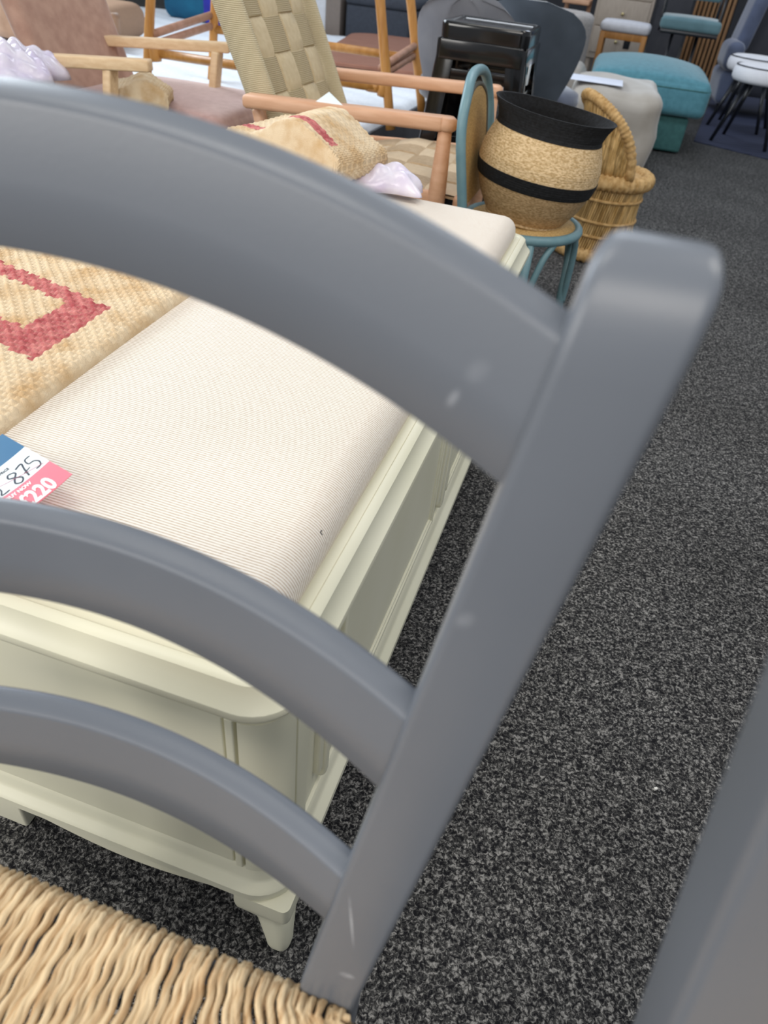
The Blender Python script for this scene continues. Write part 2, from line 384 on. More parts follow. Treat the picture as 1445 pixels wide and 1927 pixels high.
    for sgn in (1, -1):     # side fields
        for i in range(54):
            f = (i+0.5)/54; y = YF*f; hx = HR+(HF-HR)*f; g0 = min(f*2, (1-f)*2); xin = hx*(1-g0)
            P = [Vector((sgn*(hx-0.01), y, 0.424)), Vector((sgn*(hx+0.006), y, 0.434)), Vector((sgn*hx, y, Z0)), Vector((sgn*(hx-0.012), y, Z0+0.002))]
            m_ = max(2, int(abs(hx-0.012-xin)/0.006))
            for k in range(1, m_+1):
                g = k/m_; P.append(Vector((sgn*((hx-0.012)+(xin-hx+0.012)*g), y, Z0+0.002-0.003*g)))
            strand(P, 0.0042, 0.0029, random.uniform(0, 6))
    obj('rush_seat', bm, RUSH, t)
    bm = bmesh.new(); Zf = 0.434
    for a, b in (((-0.18, -0.004, Zf), (0.18, -0.004, Zf)), ((-0.225, -0.375, Zf), (0.225, -0.375, Zf)), ((0.18, 0.0, Zf), (0.225, -0.375, Zf)), ((-0.18, 0.0, Zf), (-0.225, -0.375, Zf))):
        tube(bm, [a, b], 0.008, 12)
    obj('seat_rail', bm, PAINT, t)
    return t
CH_YAW = radians(14.0)
U = Vector((cos(CH_YAW), -sin(CH_YAW), 0)); B = Vector((sin(CH_YAW), cos(CH_YAW), 0))
chair = ladder_chair('grey painted ladder-back dining chair with a woven rush seat, closest to the viewer', Vector((-0.1701, 0.1988, 0)), -0.2268)
CH2 = dict(loc=(0.342, 0.034, 0), rot=radians(-4))
c2 = copy_tree(chair); c2.location = CH2['loc']; c2.rotation_euler = (0, 0, CH2['rot'])
c2['label'] = 'second grey painted dining chair, only its back post entering at the lower right edge'

# ================================================================ storage bench (ottoman)
CREAM = mat('cream_paint', 'dfdcc6', 0.38, 'dbd8c0', 6, 2, spec=0.4)
CANVAS = ribbed('striped_oatmeal_upholstery', 'efe8de', 'bda78e', 0.0034, 'Y', contrast=(0.0, 0.48), bump=0.3, noise=0.5)
BL, BW = 1.395, 0.86
bench = thing('storage_bench', 'long cream painted storage bench with a padded oatmeal striped top', 'bench', W(0, 0), -YAW)
def outline(x0, x1, y0, y1, rc, n=8):
    def f(off):
        out = []
        a0, a1, b0, b1 = x0-off, x1+off, y0-off, y1+off; r = max(rc+off, 0.002)
        for cx, cy, t0 in ((a1-r, b1-r, 0), (a0+r, b1-r, pi/2), (a0+r, b0+r, pi), (a1-r, b0+r, 1.5*pi)):
            for i in range(n+1):
                t = t0+pi/2*i/n; out.append((cx+r*cos(t), cy+r*sin(t)))
        return out
    return f
OUT = outline(-BW, 0.0, 0.018, BL-0.005, 0.045)
bm = bmesh.new(); loft_outline(bm, OUT, [(-0.012, 0.13), (-0.012, 0.468)]); obj('body', bm, CREAM, bench, auto=40)
bm = bmesh.new(); loft_outline(bm, OUT, [(-0.016, 0.438), (-0.010, 0.440), (-0.008, 0.446), (-0.004, 0.450), (-0.002, 0.456), (0.003, 0.458), (0.006, 0.461), (0.0075, 0.466), (0.006, 0.471), (0.002, 0.474), (-0.003, 0.480), (-0.007, 0.488), (-0.0085, 0.4935), (-0.012, 0.496), (-0.020, 0.4962), (-0.022, 0.494), (-0.10, 0.4935)])
obj('top_moulding', bm, CREAM, bench, auto=35)
bm = bmesh.new(); loft_outline(bm, OUT, [(-0.02, 0.108), (0.006, 0.108), (0.009, 0.111), (0.009, 0.124), (0.006, 0.128), (-0.001, 0.132), (-0.004, 0.137), (-0.004, 0.152), (-0.008, 0.158), (-0.014, 0.160), (-0.02, 0.160)])
obj('base_moulding', bm, CREAM, bench, auto=35)
# upholstered pad
bm = bmesh.new(); cushion(bm, -BW/2, BL/2+0.016, 0.506, BW-0.064, BL-0.088, 0.066, 0.033, crown=0.020, k=22, pw=1.0)
pad = obj('seat_pad', bm, CANVAS, bench)
# side panels with applied mouldings on the long right side
def strip(bm, y0, y1, z0, z1, x=-0.012, th=0.006, r=0.0025): rbox(bm, x-0.01, x+th, y0, y1, z0, z1, r)
def frame_mould(bm, y0, y1, z0, z1, x=-0.012):
    for k, (wd, th) in enumerate(((0.010, 0.006), (0.006, 0.0035))):
        o = 0.010*k
        strip(bm, y0+o, y1-o, z1-o-wd, z1-o, x, th); strip(bm, y0+o, y1-o, z0+o, z0+o+wd, x, th)
        strip(bm, y0+o, y0+o+wd, z0+o, z1-o, x, th); strip(bm, y1-o-wd, y1-o, z0+o, z1-o, x, th)
for y0, y1 in ((0.205, 0.700), (0.800, 1.195)):
    bm = bmesh.new(); frame_mould(bm, y0, y1, 0.168, 0.425); obj('panel_moulding', bm, CREAM, bench)
for yc, hw in ((0.160, 0.022), (0.748, 0.034), (1.24, 0.022)):
    bm = bmesh.new()
    for k in range(3):
        rbox(bm, -0.02, -0.004+0.003*(k == 1), yc-hw+k*hw*2/3, yc-hw+(k+1)*hw*2/3, 0.195-(0.02 if k == 1 else 0), 0.440, 0.004)
    lathe(bm, [(0.002, -0.010), (0.007, -0.006), (0.009, 0.0), (0.007, 0.006), (0.003, 0.010)], 16, c=(-0.010, yc, 0.176))
    obj('pilaster', bm, CREAM, bench, auto=40)
# rounded corner post with fine grooves: raised corner pieces on the front end
bm = bmesh.new()
def corner_ring(off, z, sx=1):
    out = []; r = 0.045; cx, cy = -0.045, 0.063
    for i in range(13):
        t = -pi/2+pi/2*i/12; out.append(bm.verts.new((cx+(r+off)*cos(t), cy+(r+off)*sin(t), z)))
    return out
for (za, zb) in ((0.158, 0.444),):
    inner0, outer0, outer1, inner1 = corner_ring(-0.014, za), corner_ring(-0.004, za), corner_ring(-0.004, zb), corner_ring(-0.014, zb)
    grid_faces(bm, [inner0, outer0, outer1, inner1], closed_v=True)
    for k in (0, 12): cap(bm, [inner0[k], outer0[k], outer1[k], inner1[k]])
obj('corner_post', bm, CREAM, bench, auto=40)
bm = bmesh.new(); rbox(bm, -0.012, -0.0065, 0.074, 0.104, 0.158, 0.444, 0.0018); obj('stile', bm, CREAM, bench)
bm = bmesh.new(); rbox(bm, -0.058, -0.049, 0.0215, 0.032, 0.158, 0.444, 0.0018); obj('stile', bm, CREAM, bench)
bm = bmesh.new(); rbox(bm, -0.800, -0.0615, 0.0245, 0.034, 0.158, 0.444, 0.002); obj('front_panel', bm, CREAM, bench)
# scalloped apron
bm = bmesh.new(); rows = []
for i in range(61):
    f = i/60; x = -0.05-(0.33)*f; d = 0.020+0.026*sin(pi*f)**1.3
    rows.append([bm.verts.new((x, 0.022, 0.102)), bm.verts.new((x, 0.022, 0.10-d+0.003)), bm.verts.new((x, 0.025, 0.10-d)), bm.verts.new((x, 0.036, 0.10-d)), bm.verts.new((x, 0.038, 0.102))])
grid_faces(bm, rows, closed_u=True); cap(bm, rows[0]); cap(bm, rows[-1]); obj('apron', bm, CREAM, bench, auto=40)
bm = bmesh.new(); rows = []
for i in range(61):
    f = i/60; x = -0.48-(0.33)*f; d = 0.020+0.026*sin(pi*f)**1.3
    rows.append([bm.verts.new((x, 0.022, 0.102)), bm.verts.new((x, 0.022, 0.10-d+0.003)), bm.verts.new((x, 0.025, 0.10-d)), bm.verts.new((x, 0.036, 0.10-d)), bm.verts.new((x, 0.038, 0.102))])
grid_faces(bm, rows, closed_u=True); cap(bm, rows[0]); cap(bm, rows[-1]); obj('apron', bm, CREAM, bench, auto=40)
def foot(cx, cy):
    bm = bmesh.new(); rows = []
    for z, a, dx, dy in ((0.110, 0.036, -0.0, 0), (0.086, 0.0370, 0, 0), (0.078, 0.0362, 0, 0), (0.071, 0.032, 0.002, -0.002), (0.064, 0.0265, 0.006, -0.006), (0.056, 0.0225, 0.011, -0.012), (0.042, 0.0195, 0.016, -0.019), (0.022, 0.0165, 0.020, -0.024), (0.010, 0.0155, 0.022, -0.026), (0.003, 0.014, 0.022, -0.026), (0.0, 0.010, 0.022, -0.026)):
        sx = 1 if cx > -0.4 else -1; sy = 1 if cy < 0.7 else -1
        rows.append([bm.verts.new((cx+dx*sx+x, cy+dy*sy+y, z)) for x, y in rrect(a, a, a*(0.25 if z > 0.07 else 0.75), 5)])
    grid_faces(bm, rows, closed_u=True); cap(bm, rows[0]); cap(bm, rows[-1]); obj('foot', bm, CREAM, bench, auto=60)
for cx in (-0.024, -BW+0.024):
    for cy in (0.046, BL-0.035): foot(cx, cy)
bm = bmesh.new(); rbox(bm, -0.455, -0.385, 0.03, 0.085, 0.0, 0.10, 0.004); obj('centre_foot', bm, CREAM, bench, auto=40)

# ---------------------------------------------------------------- jute rugs
def jute_mat(name, sq=None, red2=None):
    m = mat(name, 'dfcbac', 0.85, 'c8a87e', 22, 6, contrast=(0.30, 0.58), bump=0.5, bscale=500, spec=0.15)
    nt = m.node_tree; N = nt.nodes; Lk = nt.links; b = N['Principled BSDF']; tc = N['Texture Coordinate']
    base = b.inputs['Base Color'].links[0].from_socket
    if sq or red2:
        at = N.new('ShaderNodeAttribute'); at.attribute_name = 'motif'; at.attribute_type = 'GEOMETRY'
        no = N.new('ShaderNodeTexNoise'); no.inputs['Scale'].default_value = 70; Lk.new(tc.outputs['Object'], no.inputs[0])
        cr = N.new('ShaderNodeValToRGB'); cr.color_ramp.elements[0].position = 0.35; cr.color_ramp.elements[0].color = lin('ac5659'); cr.color_ramp.elements[1].position = 0.7; cr.color_ramp.elements[1].color = lin('d48c86'); Lk.new(no.outputs[0], cr.inputs[0])
        mx = N.new('ShaderNodeMix'); mx.data_type = 'RGBA'; Lk.new(at.outputs['Fac'], mx.inputs[0]); Lk.new(base, mx.inputs[6]); Lk.new(cr.outputs[0], mx.inputs[7])
        Lk.new(mx.outputs[2], b.inputs['Base Color'])
    return m
def weave_h(x, y, p):
    i, j = math.floor(x/p), math.floor(y/p)
    fx, fy = x/p-i-0.5, y/p-j-0.5
    over = (i+j) % 2
    hx = math.cos(pi*fx); hy = math.cos(pi*fy)
    return (0.95*hy**0.7*(0.55+0.45*hx) if over else 0.55*hx**0.7*(0.55+0.45*hy))
def add_motif(o, vals):
    at = o.data.attributes.new('motif', 'FLOAT', 'POINT'); at.data.foreach_set('value', vals)
bm = bmesh.new(); vals = []
p = 0.0086; X0, X1, Y0, Y1 = -BW+0.04, -0.402, 0.07, 1.10; nx, ny = int((X1-X0)/p*6), int((Y1-Y0)/p*6)
def in_frame(x, y):
    # hollow square with stepped stitches at its border
    j = 0.5*p*(int(y/p) % 2); c1 = (-0.500+j*0, -0.70); 
    yy = y+0.30*(x+0.453)      # slightly skewed by hand weaving
    def box(a0, a1, b0, b1): return a0 < x < a1 and b0 < yy < b1
    for o in (0.0, 0.44):
        if box(-0.720, -0.453, 0.310+o, 0.467+o) and not box(-0.662, -0.512, 0.352+o, 0.438+o): return 1.0
    return 0.0
rows = []
for j in range(ny+1):
    y = Y0+(Y1-Y0)*j/ny; row = []
    for i in range(nx+1):
        x = X0+(X1-X0)*i/nx
        e = max(0, (x-(X1-0.014))/0.014); ee = max(0, (Y0+0.01-y)/0.01)
        u = (x+BW/2)/(BW/2-0.032); v_ = (y-(BL/2+0.008))/(BL/2-0.036)
        base = 0.539+0.020*max(0, 1-u*u)*max(0, 1-v_*v_)
        # clamp the mask per woven cell for stair-stepped stitches
        cxx, cyy = (math.floor(x/p)+0.5)*p, (math.floor(y/p)+0.5)*p
        z = base+0.012+0.0062*weave_h(x, y+0.0006*sin(x*90), p)+0.0014*sin(x*37+y*21)*sin(y*53)
        z -= 0.010*(1-math.sqrt(max(0, 1-e*e)))+0.008*ee*ee
        row.append(bm.verts.new((x, y, z))); vals.append(in_frame(cxx, cyy)*(1.0 if abs((x/p) % 1-0.5)+abs((y/p) % 1-0.5) < 0.62 else 0.45))
    rows.append(row)
grid_faces(bm, rows)
# hem turned down to the pad
edge = [bm.verts.new((r[-1].co.x+0.0008, r[-1].co.y, r[-1].co.z-0.010)) for r in rows]; vals += [0]*len(edge)
grid_faces(bm, [[r[-1] for r in rows], edge])
low = [bm.verts.new((v.co.x, v.co.y, v.co.z-0.014)) for v in rows[0]]; vals += [0]*len(low); grid_faces(bm, [rows[0], low])
rug = obj('jute_rug', bm, jute_mat('natural_jute_red_frames', True), None, loc=W(0, 0), rotz=-YAW); add_motif(rug, vals)
tag(rug, 'flat woven jute rug with hollow red square motif, spread over the bench pad', 'rug')

def folded_rug(name, label, cx, cy, z0, sx, sy, sz, rot, motif=True):
    bm = bmesh.new(); vals = []; nu, nv = 300, 150; p = 0.0095
    M = Matrix.Translation((cx, cy, z0)) @ Matrix.Rotation(rot, 4, 'Z')
    rows = []
    # a stack of three folds: stadium section (in local x-z) swept along local y with sagging top
    for j in range(nv+1):
        y = -sy/2+sy*j/nv; row = []; fy = j/nv
        edge = min(1.0, min(fy, 1-fy)/0.05); edge = math.sqrt(max(0.0, 1-(1-edge)**2))*0.6+0.4
        for i in range(nu):
            t = i/nu; per = t*2*pi
            cxn = math.copysign(abs(cos(per))**0.55, cos(per)); szn = math.copysign(abs(sin(per))**0.75, sin(per))
            x = cxn*sx/2*(0.96+0.04*edge); z = (szn*0.5+0.5)*sz*edge+0*sz
            top = max(0, szn)
            z += top*(0.10*sz*sin(x*16+y*9+1)+0.22*sz*cos((x/sx*2-0.15)*4.4)*0.6-0.06*sz)
            h = weave_h(per*sx*0.35, y, p)*0.0042
            nrm = Vector((cxn, 0, szn)).normalized() if abs(cxn)+abs(szn) > 0 else Vector((0, 0, 1))
            q = Vector((x, y, max(z, 0.001)))+nrm*h
            if q.z < 0.0: q.z = 0.0
            row.append(bm.verts.new(M @ q))
            d = (-x*0.35+y) if motif else 9
            vals.append(1.0 if motif and szn > 0 and abs(y+sy*0.28+x*0.1) < 0.012 and x < sx*0.4 else 0.0)
        rows.append(row)
    grid_faces(bm, rows, closed_u=True); cap(bm, rows[0]); cap(bm, rows[-1])
    o = obj(name, bm, jute_mat('natural_jute_red_frames', True)); add_motif(o, vals); return tag(o, label, 'rug')
pc = W(-0.515, 1.285, 0)
folded_rug('folded_rug', 'thick folded jute rug with a red stripe, heaped at the far end of the bench', pc.x, pc.y, 0.566, 0.30, 0.20, 0.105, -YAW+radians(-14))

# crumpled lilac plastic wrap
PLAST = mat('lilac_plastic_film', 'efe9f4', 0.25, 'ddd2ea', 18, 4, bump=0.9, bscale=30, spec=0.6, trans=0.12)
def plastic(label, cx, cy, z0, sx, sy, sz, seed, k=46):
    rnd = random.Random(seed); ph = [(rnd.uniform(0, 6), rnd.uniform(8, 28), rnd.uniform(0, pi)) for _ in range(9)]
    bm = bmesh.new(); top = []; 
    for j in range(k+1):
        row = []
        for i in range(k+1):
            u, v = i/k*2-1, j/k*2-1; x, y = u*sx/2, v*sy/2
            g = max(0, 1-u*u)**0.5*max(0, 1-v*v)**0.5
            n = sum(abs(sin(a+f*(x*cos(t)+y*sin(t)))) for a, f, t in ph)/9+0.22*abs(sin(60*x+40*y+ph[2][0]))*abs(sin(35*x-70*y+ph[3][0]))
            row.append(bm.verts.new((cx+x*(1+0.1*sin(7*v+ph[0][0])), cy+y*(1+0.1*sin(5*u+ph[1][0])), z0+g*sz*(0.35+1.0*n))))
        top.append(row)
    grid_faces(bm, top)
    o = obj('plastic_wrap', bm, PLAST); 
    md = o.modifiers.new('thickness', 'SOLIDIFY'); md.thickness = 0.0012; md.offset = 1
    return tag(o, label, 'plastic wrap')
pc = W(-0.335, 1.315); plastic('small crumple of lilac plastic film at the far edge of the bench top', pc.x, pc.y, 0.556, 0.15, 0.085, 0.045, 3)

# ---------------------------------------------------------------- price tag on the pad
TAGW = mat('card_white', 'eef6f8', 0.4, 'e8f2f6', 8); TAGP = mat('card_pink', 'f0808f', 0.4, 'ee7a8a', 8); TAGB = mat('card_blue', '3f7299', 0.35, '3b6c93', 8)
INKD = mat('ink_grey', '3c4350', 0.5, '3c4350', 5); INKW = mat('ink_white', 'ffffff', 0.5, 'ffffff', 5); INKR = mat('ink_red', 'c2647c', 0.5, 'c2647c', 5)
tg = thing('price_tag', 'small blue, white and pink card price tag with £220 on the bench pad', 'price tag', W(-0.268, 0.133, 0.5585), 0)
rd = S_*0.26+L_*0.966
tg.rotation_euler = (0, 0, math.atan2(rd.y, rd.x))
# card local: x reading direction (0 = right edge, negative = left), y up the card
def card_z(x, y): return 0.0025+0.013*max(0, (x+0.06)/0.06)**1.6
def card_part(name, y0, y1, m, dz=0.0, x0=-0.100):
    bm = bmesh.new(); n = 14
    a = [[bm.verts.new((x0+(-x0)*i/n, y, card_z(x0+(-x0)*i/n, y)+dz+t)) for i in range(n+1)] for (y, t) in ((y0, 0), (y1, 0), (y1, 0.0006), (y0, 0.0006))]
    grid_faces(bm, a, closed_v=True)
    for k in (0, n): cap(bm, [r[k] for r in a])
    return obj(name, bm, m, tg, auto=30)
card_part('pink_band', 0.0, 0.033, TAGP); card_part('white_band', 0.033, 0.070, TAGW); card_part('blue_band', 0.070, 0.105, TAGB)
def text_mesh(name, s, size, x, y, m, parent, zf, bold=0.0, sx=1.0, sy=1.0, rot=0.0, M=None, shear=0.0):
    cu = bpy.data.curves.new(name, 'FONT'); cu.body = s; cu.size = size; cu.offset = bold; cu.extrude = 0.0002; cu.resolution_u = 3; cu.shear = shear
    to = bpy.data.objects.new(name+'_tmp', cu); COL.objects.link(to)
    dg = bpy.context.evaluated_depsgraph_get(); me = bpy.data.meshes.new_from_object(to.evaluated_get(dg))
    bpy.data.objects.remove(to); bpy.data.curves.remove(cu)
    for v in me.vertices:
        px, py, pz = v.co.x*sx, v.co.y*sy, v.co.z
        px, py = px*cos(rot)-py*sin(rot), px*sin(rot)+py*cos(rot)
        v.co = Vector((x+px, y+py, zf(x+px, y+py)+pz+0.0009))
    me.materials.clear(); me.materials.append(m); o = bpy.data.objects.new(name, me); COL.objects.link(o); o.parent = parent
    return o
text_mesh('price_lettering', '£220', 0.0265, -0.0500, 0.0020, INKW, tg, card_z, bold=0.0008, sx=0.66, sy=1.0)
text_mesh('small_lettering', 'BUY NOW', 0.0060, -0.0530, 0.0250, INKW, tg, card_z, bold=0.00015, sx=0.92)
text_mesh('small_lettering', 'PRICE', 0.0045, -0.0365, 0.0595, INKD, tg, card_z, sx=0.9)
def pen(name, P, r, m):
    bm = bmesh.new(); pts = smooth_path([(x, y, card_z(x, y)+0.0008) for x, y in P], 6); tube(bm, pts, r, 6, flat=0.3); return obj(name, bm, m, tg)
def shift(P, dx): return [(x+dx, y) for x, y in P]
pen('handwritten_digit', [(-0.0055, 0.0560), (-0.0115, 0.0555), (-0.0125, 0.0485), (-0.0075, 0.0470), (-0.0050, 0.0420), (-0.0075, 0.0370), (-0.0125, 0.0365)], 0.0008, INKD)
pen('handwritten_digit', [(-0.0240, 0.0535), (-0.0165, 0.0550), (-0.0190, 0.0465), (-0.0215, 0.0360)], 0.0009, INKD)
pen('handwritten_digit', [(-0.0225, 0.0420), (-0.0145, 0.0440)], 0.0006, INKD)
pen('handwritten_digit', [(-0.0275, 0.0520), (-0.0325, 0.0535), (-0.0350, 0.0490), (-0.0305, 0.0450), (-0.0265, 0.0395), (-0.0305, 0.0350), (-0.0350, 0.0385), (-0.0315, 0.0445), (-0.0270, 0.0490), (-0.0275, 0.0520)], 0.0009, INKD)
pen('handwritten_digit', [(-0.0440, 0.0520), (-0.0490, 0.0530), (-0.0485, 0.0420), (-0.0520, 0.0355), (-0.0435, 0.0360)], 0.0008, INKD)
pen('strike_line', [(-0.060, 0.0500), (-0.0394, 0.0460), (-0.0043, 0.0361)], 0.0003, INKR)

# ================================================================ woven-cord armchair
BEECH = mat('beech_wood', 'dcae8d', 0.45, 'cf9e7c', 10, 4, stretch=(1, 6, 6), spec=0.4)
CORDV = mat('paper_cord_flat', 'cdbb98', 0.7, 'c4b18d', 60, 3, bump=0.2)
CORDH = ribbed('paper_cord_ribbed', 'bfae8e', '94845f', 0.0048, 'Z', contrast=(0.1, 0.7), bump=0.6)
CORDW = ribbed('paper_cord_wrapped', 'd9ccac', 'a69776', 0.0050, 'Z', contrast=(0.1, 0.7), bump=0.7)
wc = thing('armchair', 'beech armchair with woven paper-cord back and seat, behind the bench', 'chair', W(0, 0), -YAW)
# local coordinates equal the shop grid (x = s, y = l)
NA, FA = 1.885, 2.583
for yy, zb in ((NA, 0.572), (FA, 0.572)):
    bm = bmesh.new(); P = []; 
    beam(bm, (-0.965, yy, zb), (-0.345, yy+0.0, 0.598), 0.058, 0.038, 0.012)
    # rounded front end of the arm
    lathe(bm, [(0.018, -0.019), (0.0275, -0.012), (0.029, 0.0), (0.0275, 0.012), (0.018, 0.019)], 24, c=(-0.342, yy, 0.598))
    obj('armrest', bm, BEECH, wc, auto=50)
    bm = bmesh.new(); tube(bm, [(-0.352, yy, 0.0), (-0.348, yy, 0.25), (-0.345, yy, 0.42), (-0.345, yy, 0.590)], [0.019, 0.028, 0.026, 0.019], 18); obj('front_leg', bm, BEECH, wc)
    ys = yy+0.045 if yy == NA else yy-0.045
    bm = bmesh.new(); beam(bm, (-0.80, ys, 0.0), (-0.945, ys, 0.55), 0.032, 0.045, 0.010, up=(0, 1, 0)); obj('rear_leg', bm, BEECH, wc)
    bm = bmesh.new(); beam(bm, (-0.90, yy, 0.36), (-0.345, yy, 0.40), 0.022, 0.04, 0.008); obj('side_rail', bm, BEECH, wc)
# back
ax = Vector((-0.455, 0, 1)).normalized()       # up the back
def back_shape(p):
    # panel XY -> across = +l ; up = rake
    base = Vector((-0.905, (NA+FA)/2, 0.47)); nrm = Vector((ax.z, 0, -ax.x))
    return base+Vector((0, 1, 0))*p.x+ax*(p.y+0.26)+nrm*(p.z+0.018*cos(p.x/0.29*1.4))
bm = bmesh.new(); weave_panel(bm, 0.46, 0.52, 4, 5, 0.006, 0.003, shape=back_shape)
bk = obj('woven_back', bm, [CORDV, CORDH], wc, auto=60)
for sgn in (-1, 1):
    bm = bmesh.new()
    P = [back_shape(Vector((sgn*0.268, -0.26+0.52*i/10, -0.004))) for i in range(11)]
    tube(bm, P, 0.047, 20, flat=0.5); obj('wrapped_stile', bm, CORDW, wc, auto=60)
    bm = bmesh.new(); beam(bm, back_shape(Vector((sgn*0.268, -0.40, -0.004))), back_shape(Vector((sgn*0.268, -0.20, -0.004))), 0.030, 0.040, 0.01, up=(0, 1, 0)); obj('back_stile', bm, BEECH, wc)
# seat
SEATV = mat('seat_cord_pale', 'd9c3a4', 0.7, 'd2bb9b', 60, 3, bump=0.2); SEATH = mat('seat_cord_dark', 'c3ab8b', 0.7, 'b59c7c', 80, 3, bump=0.3)
def seat_shape(p): return Vector((-0.585+p.x, (NA+FA)/2+p.y, 0.405-0.06*max(0, (-p.x)/0.33)+0.006*cos(p.x*9)+p.z))
bm = bmesh.new(); weave_panel(bm, 0.62, 0.62, 5, 5, 0.006, 0.002, shape=seat_shape); obj('woven_seat', bm, [SEATV, SEATH], wc, auto=60)
for s_ in (-0.285, -0.88):
    bm = bmesh.new(); beam(bm, (s_, NA+0.02, 0.385 if s_ > -0.5 else 0.34), (s_, FA-0.02, 0.385 if s_ > -0.5 else 0.34), 0.03, 0.045, 0.01); obj('seat_rail', bm, BEECH, wc)
# paper tag on its near arm
t2 = thing('price_tag', 'folded white and dark card tag perched on the near arm of the woven armchair', 'price tag', W(-0.70, NA+0.01, 0.598), -YAW)
bm = bmesh.new(); v = [bm.verts.new(p) for p in ((-0.035, -0.02, 0.003), (0.055, -0.03, 0.004), (0.0, -0.01, 0.030), (-0.032, -0.019, 0.003), (0.055, -0.029, 0.0045), (0.001, -0.006, 0.030))]
bm.faces.new(v[:3]); bm.faces.new(v[3:]); [bm.faces.new((v[a], v[b], v[b+3], v[a+3])) for a, b in ((0, 1), (1, 2), (2, 0))]
obj('white_card', bm, TAGW, t2, smooth=False)
bm = bmesh.new(); rbox(bm, -0.075, -0.02, -0.022, 0.025, 0.002, 0.0035, 0.0005, M=Matrix.Rotation(-0.25, 4, 'Y')); obj('dark_card', bm, mat('card_dark', '2f4450', 0.4), t2)

# ================================================================ pink armchair (left)
PINK = mat('pink_beige_velvet', 'b5927f', 0.8, 'a4806f', 22, 6, sheen=0.5, bump=0.1, bscale=200)
PINKS = mat('dusty_pink_velvet', 'c5a39c', 0.8, 'b8948d', 40, 6, sheen=0.6, bump=0.1, bscale=200)
ASH = mat('pale_ash_wood', 'e8cba4', 0.45, 'dcbb92', 12, 4, stretch=(1, 8, 8))
pk = thing('armchair', 'pale ash armchair with dusty pink velvet seat and tall fabric back', 'chair', W(0, 0), -YAW)
bm = bmesh.new(); cushion(bm, -1.50, 2.40, 0.39, 0.66, 0.58, 0.12, 0.055, crown=0.02, k=10); obj('seat_cushion', bm, PINKS, pk)
bm = bmesh.new()
Mb = Matrix.Translation((-1.79, 2.31, 0.36)) @ Matrix.Rotation(radians(-20), 4, 'Y')
cushion(bm, 0, 0, 0.32, 0.07, 0.52, 0.72, 0.034, k=8, M=Mb); obj('back_cushion', bm, PINK, pk)
for a, b in (((-1.86, 1.86, 0.575), (-1.352, 2.0, 0.600)), ((-1.90, 2.46, 0.575), (-1.385, 2.60, 0.600))):
    bm = bmesh.new(); beam(bm, a, b, 0.05, 0.034, 0.006); obj('armrest', bm, ASH, pk)
    lx = 0.13 if b[1] < 2.3 else 0.04
    bm = bmesh.new(); beam(bm, (b[0]-lx-0.09, b[1]-0.03, 0.0), (b[0]-lx, b[1]-0.03, 0.585), 0.03, 0.05, 0.006, up=(0, 1, 0)); obj('front_leg', bm, ASH, pk)
    bm = bmesh.new(); beam(bm, (a[0]+0.08, a[1]+0.02, 0.0), (a[0]+0.0, a[1]+0.02, 0.57), 0.03, 0.05, 0.006, up=(0, 1, 0)); obj('rear_leg', bm, ASH, pk)
pc = W(-1.66, 1.60); 
folded_rug('folded_rug', 'small piece of folded jute rug under the near arm of the pink armchair', W(-1.47, 2.10).x, W(-1.47, 2.10).y, 0.455, 0.20, 0.16, 0.08, 0.2, False)
plastic('large sheet of lilac plastic film draped over the pink armchair arm at far left', W(-1.75, 1.78).x, W(-1.75, 1.78).y, 0.54, 0.34, 0.30, 0.09, 5, 70)

# ================================================================ low bed with mattress
bed = thing('bed', 'low bed with a white quilted mattress on a dark grey base', 'bed', W(0, 0), -YAW)
bm = bmesh.new(); rbox(bm, -4.4, -0.985, 2.92, 6.3, 0.02, 0.17, 0.01, M=None); obj('bed_base', bm, mat('bed_base_grey', '55555a', 0.8, '4d4d52', 30), bed)
QUILT = mat('white_quilted_ticking', 'e9edf2', 0.8, 'dfe4ea', 60, 4, bump=0.2)
bm = bmesh.new(); nx, ny = 90, 90; rows = []
for j in range(ny+1):
    row = []
    for i in range(nx+1):
        x = -4.4+3.42*i/nx; y = 2.91+3.4*j/ny
        e = min(x+4.4, -0.98-x, y-2.91, 6.31-y); z = 0.30-0.03*max(0, 1-e/0.05)**2
        d = (x*0.5+y) % 0.22; z += 0.014*abs(sin(pi*(x*0.5+y)/0.22))**0.6-0.010
        row.append(bm.verts.new((x, y, z)))
    rows.append(row)
grid_faces(bm, rows)
for rr in ([r[0] for r in rows], [r[-1] for r in rows], rows[0], rows[-1]):
    grid_faces(bm, [rr, [bm.verts.new((v.co.x, v.co.y, 0.172)) for v in rr]])
obj('mattress', bm, QUILT, bed, auto=60)
bm = bmesh.new(); rbox(bm, -1.0, -0.955, 2.885, 2.925, 0.0, 0.27, 0.004); obj('corner_trim', bm, mat('cream_trim', 'cfd0c4', 0.5), bed)
bm = bmesh.new(); rbox(bm, -0.98, -0.965, 2.93, 5.6, 0.01, 0.285, 0.003); obj('side_panel', bm, mat('grey_side_panel', '5a5a5e', 0.7, '525256', 12), bed)

